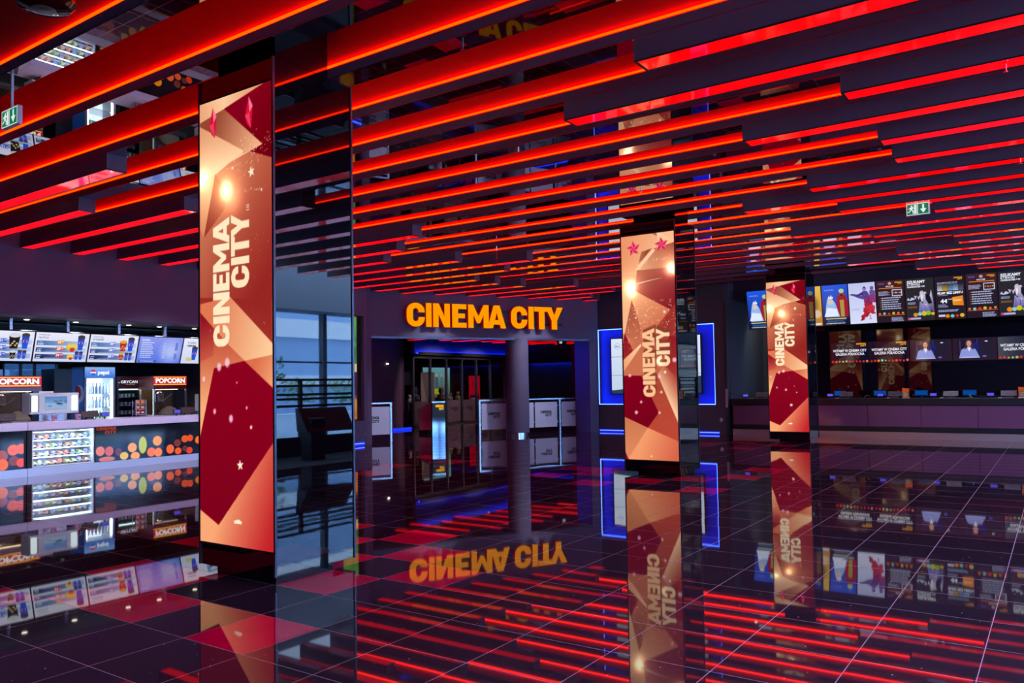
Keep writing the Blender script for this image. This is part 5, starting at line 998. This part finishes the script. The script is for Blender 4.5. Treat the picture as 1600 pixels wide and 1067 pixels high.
# ------------------------------------------------------------------ small things under the ceiling
def exitsign(loc, ang, lab, W_=.30, H_=.17, ztop=ZM):
    t = thing('exit_sign', lab, 'exit sign', loc, ang); c = CV(W_/H_, 70, hexc(20, 120, 90)); c.rect(0, 0, 1, .06, hexc(230, 240, 235)); c.rect(0, .94, 1, 1, hexc(230, 240, 235)); c.rect(0, 0, .03, 1, hexc(230, 240, 235)); c.rect(.97, 0, 1, 1, hexc(230, 240, 235)); c.rect(.47, 0, .51, 1, hexc(230, 240, 235)); c.rect(.33, .1, .45, .9, hexc(230, 240, 235)); 
    W2 = hexc(240, 250, 245); c.ell(.23, .80, .07, W2); c.poly([(.16, .70), (.28, .74), (.27, .5), (.17, .46)], W2); c.poly([(.18, .5), (.26, .5), (.33, .3), (.30, .12), (.26, .14), (.28, .3)], W2); c.poly([(.17, .5), (.22, .5), (.14, .26), (.05, .24), (.05, .30), (.11, .33)], W2); c.poly([(.26, .72), (.36, .60), (.35, .55), (.25, .62)], W2); c.poly([(.17, .7), (.08, .56), (.1, .52), (.2, .6)], W2)
    c.rect(.70, .45, .78, .88, W2); c.poly([(.60, .5), (.88, .5), (.74, .12)], W2)
    c.mesh('pictogram', (-W_/2, -.021, -H_/2), (W_, 0, 0), (0, 0, H_), screen_mat('exit_print', .9, .3), t); B((-W_/2-.008, -.02, -H_/2-.008), (W_/2+.008, .02, H_/2+.008)).build('housing', WHITE_P, t, bevel=.004); B((-.01, -.01, H_/2), (.01, .01, ztop-loc[2])).build('hanger', WHITE_P, t); return t
exitsign((.8, 2.23, 3.965), R(-90), 'exit sign hanging at the upper left edge of the view', .29, .15)
exitsign((10.85, -3.545, 4.085), R(-90), 'exit sign hanging under the ceiling on the right, above the poster screens', ztop=ZB)
t = thing('ceiling_speaker', 'glossy black round speaker under the ceiling at the top left corner', 'speaker', (.30, .60, 4.36)); MB().lathe((0, 0, -.09), [(.10, .0), (.17, .02), (.20, .06), (.20, .09)], 32).build('housing', GLB, t, smooth=True); MB().lathe((0, 0, -.095), [(.02, 0), (.09, .006)], 32).build('grille', DARKP, t)
SPN = [((10.78, 4.12, ZM), 'sprinkler head on a long stem below the ceiling beams, over the entrance sign', .36), ((5.45, -5.0+.08, ZB), 'sprinkler head under a light box at the right edge of the view', .03), ((2.68, -1.3, ZM), 'sprinkler head under the beams above the gap between the first two columns', .04), ((8.07, -.35, ZM), 'sprinkler head under the beams just above the middle column', .04), ((8.97, -4.9, ZB), 'lower sprinkler head under a light box at the right edge of the view', .03)]
for loc, lab, L_ in SPN:
    t = thing('sprinkler', lab, 'sprinkler', loc, group='ceiling sprinklers'); zt = (ZM-loc[2]) if L_ > .1 else 0
    MB().lathe((0, 0, -L_), [(.006, 0), (.006, L_+zt)], 10).build('stem', CHROME, t); MB().lathe((0, 0, -L_-.02), [(.022, 0), (.022, .003), (.005, .02)], 16).build('deflector', CHROME, t)

# ------------------------------------------------------------------ fill spotlights added between the beams to brighten counters and entrance
SPT = [((3.1, 7.2), (3.4, 10.5, .6), 'over the left end of the snack counter', 420), ((4.9, 7.2), (5.2, 10.5, .6), 'over the display case', 420), ((6.7, 7.2), (7.0, 10.5, .6), 'over the bokeh front of the snack counter', 420), ((8.5, 7.4), (8.6, 10.5, .6), 'over the right end of the snack counter', 360),
       ((14.8, 7.6), (15.0, 10.6, .6), 'before the left half of the entrance', 420), ((17.5, 6.2), (18.2, 9.0, .6), 'before the round column', 420),
       ((19.4, 7.4+.0), (19.6, 9.2, .5), 'by the right corner of the entrance', 120),
       ((17.5, 1.2), (20.46, .4, .6), 'before the left part of the ticket desk', 160), ((17.5, -3.0), (20.46, -3.2, .6), 'before the right part of the ticket desk', 200)]
for (x, y), tg, where, en in SPT:
    kk = round((x-2.56-.57)/.9); x = 2.56+.9*kk+.57
    t = thing('fill_spotlight', 'small black fill spotlight added between two ceiling beams '+where, 'spotlight', (x, y, 4.52), group='added fill spotlights between the beams')
    MB().lathe((0, 0, -.10), [(.055, 0), (.06, .02), (.06, .25)], 20).build('housing', BLK, t, smooth=True)
    MB().lathe((0, 0, -.105), [(.035, 0), (.04, .005)], 16).build('lamp', WARM, t)
    ld = bpy.data.lights.new('fill_beam', 'SPOT'); ld.energy = en; ld.spot_size = R(56); ld.spot_blend = .9; ld.color = (.80, .86, 1.); ld.shadow_soft_size = .05
    lo = bpy.data.objects.new('fill_beam', ld); col.objects.link(lo); lo.parent = t; lo.location = (0, 0, -.13)
    lo.rotation_euler = (Vector(tg)-Vector((x, y, 4.39))).to_track_quat('-Z', 'Y').to_euler()

for X, Y, tg, lab in ((22.0, 12.6, (21.6, 15.2, .8), 'added lobby fill spotlight aimed at the left shop windows'), (24.6, 12.6, (24.2, 15.2, .8), 'added lobby fill spotlight aimed at the right shop windows')):  # warm fill spots added to brighten the shop front
    t = thing('lobby_fill_spot', lab, 'spotlight', (X, Y, 3.3), group='added lobby fill spotlights'); MB().lathe((0, 0, -.08), [(.04, 0), (.045, .08)], 18).build('housing', BLK, t, smooth=True); MB().lathe((0, 0, -.084), [(.028, 0), (.03, .004)], 16).build('lamp', WARM, t)
    ld = bpy.data.lights.new('fill_beam', 'SPOT'); ld.energy = 420; ld.spot_size = R(85); ld.spot_blend = .8; ld.color = (1., .8, .72); ld.shadow_soft_size = .04
    lo = bpy.data.objects.new('fill_beam', ld); col.objects.link(lo); lo.parent = t; lo.location = (0, 0, -.1); lo.rotation_euler = (Vector(tg)-Vector((X, Y, 3.2))).to_track_quat('-Z', 'Y').to_euler()

for (X, Y, Z), tg, cc, en, lab in (((19.3, 8.9, 3.3), (19.9, 7.5, 1.4), (.02, .05, 1.), 160, 'added blue fill spotlight aimed at the right jamb of the entrance'), ((14.6, 11.2, 3.3), (14.0, 10.9, 2.2), (.02, .06, 1.), 60, 'added blue fill spotlight above the left barrier')):  # blue fill spots added to tint the entrance jambs
    t = thing('lobby_fill_spot', lab, 'spotlight', (X, Y, Z), group='added lobby fill spotlights'); MB().lathe((0, 0, -.08), [(.04, 0), (.045, .08)], 18).build('housing', BLK, t, smooth=True); MB().lathe((0, 0, -.084), [(.028, 0), (.03, .004)], 16).build('lamp', BLUE, t)
    ld = bpy.data.lights.new('fill_beam', 'SPOT'); ld.energy = en; ld.spot_size = R(95); ld.spot_blend = .8; ld.color = cc; ld.shadow_soft_size = .04
    lo = bpy.data.objects.new('fill_beam', ld); col.objects.link(lo); lo.parent = t; lo.location = (0, 0, -.1); lo.rotation_euler = (Vector(tg)-Vector((X, Y, 3.2))).to_track_quat('-Z', 'Y').to_euler()
t = thing('fill_spotlight', 'small added fill spotlight under the ceiling of the recess left of the ticket desk', 'spotlight', (22.3, 1.9, 3.98)); MB().lathe((0, 0, -.08), [(.04, 0), (.045, .08)], 18).build('housing', BLK, t, smooth=True); MB().lathe((0, 0, -.084), [(.028, 0), (.03, .004)], 16).build('lamp', WARM, t)  # fill spot added to lift the grey recess walls
ld = bpy.data.lights.new('fill_beam', 'SPOT'); ld.energy = 40; ld.spot_size = R(120); ld.spot_blend = .8; ld.color = (.95, 1, 1.); ld.shadow_soft_size = .04
lo = bpy.data.objects.new('fill_beam', ld); col.objects.link(lo); lo.parent = t; lo.location = (0, 0, -.1); lo.rotation_euler = Vector((1.2, .3, -1.6)).to_track_quat('-Z', 'Y').to_euler()
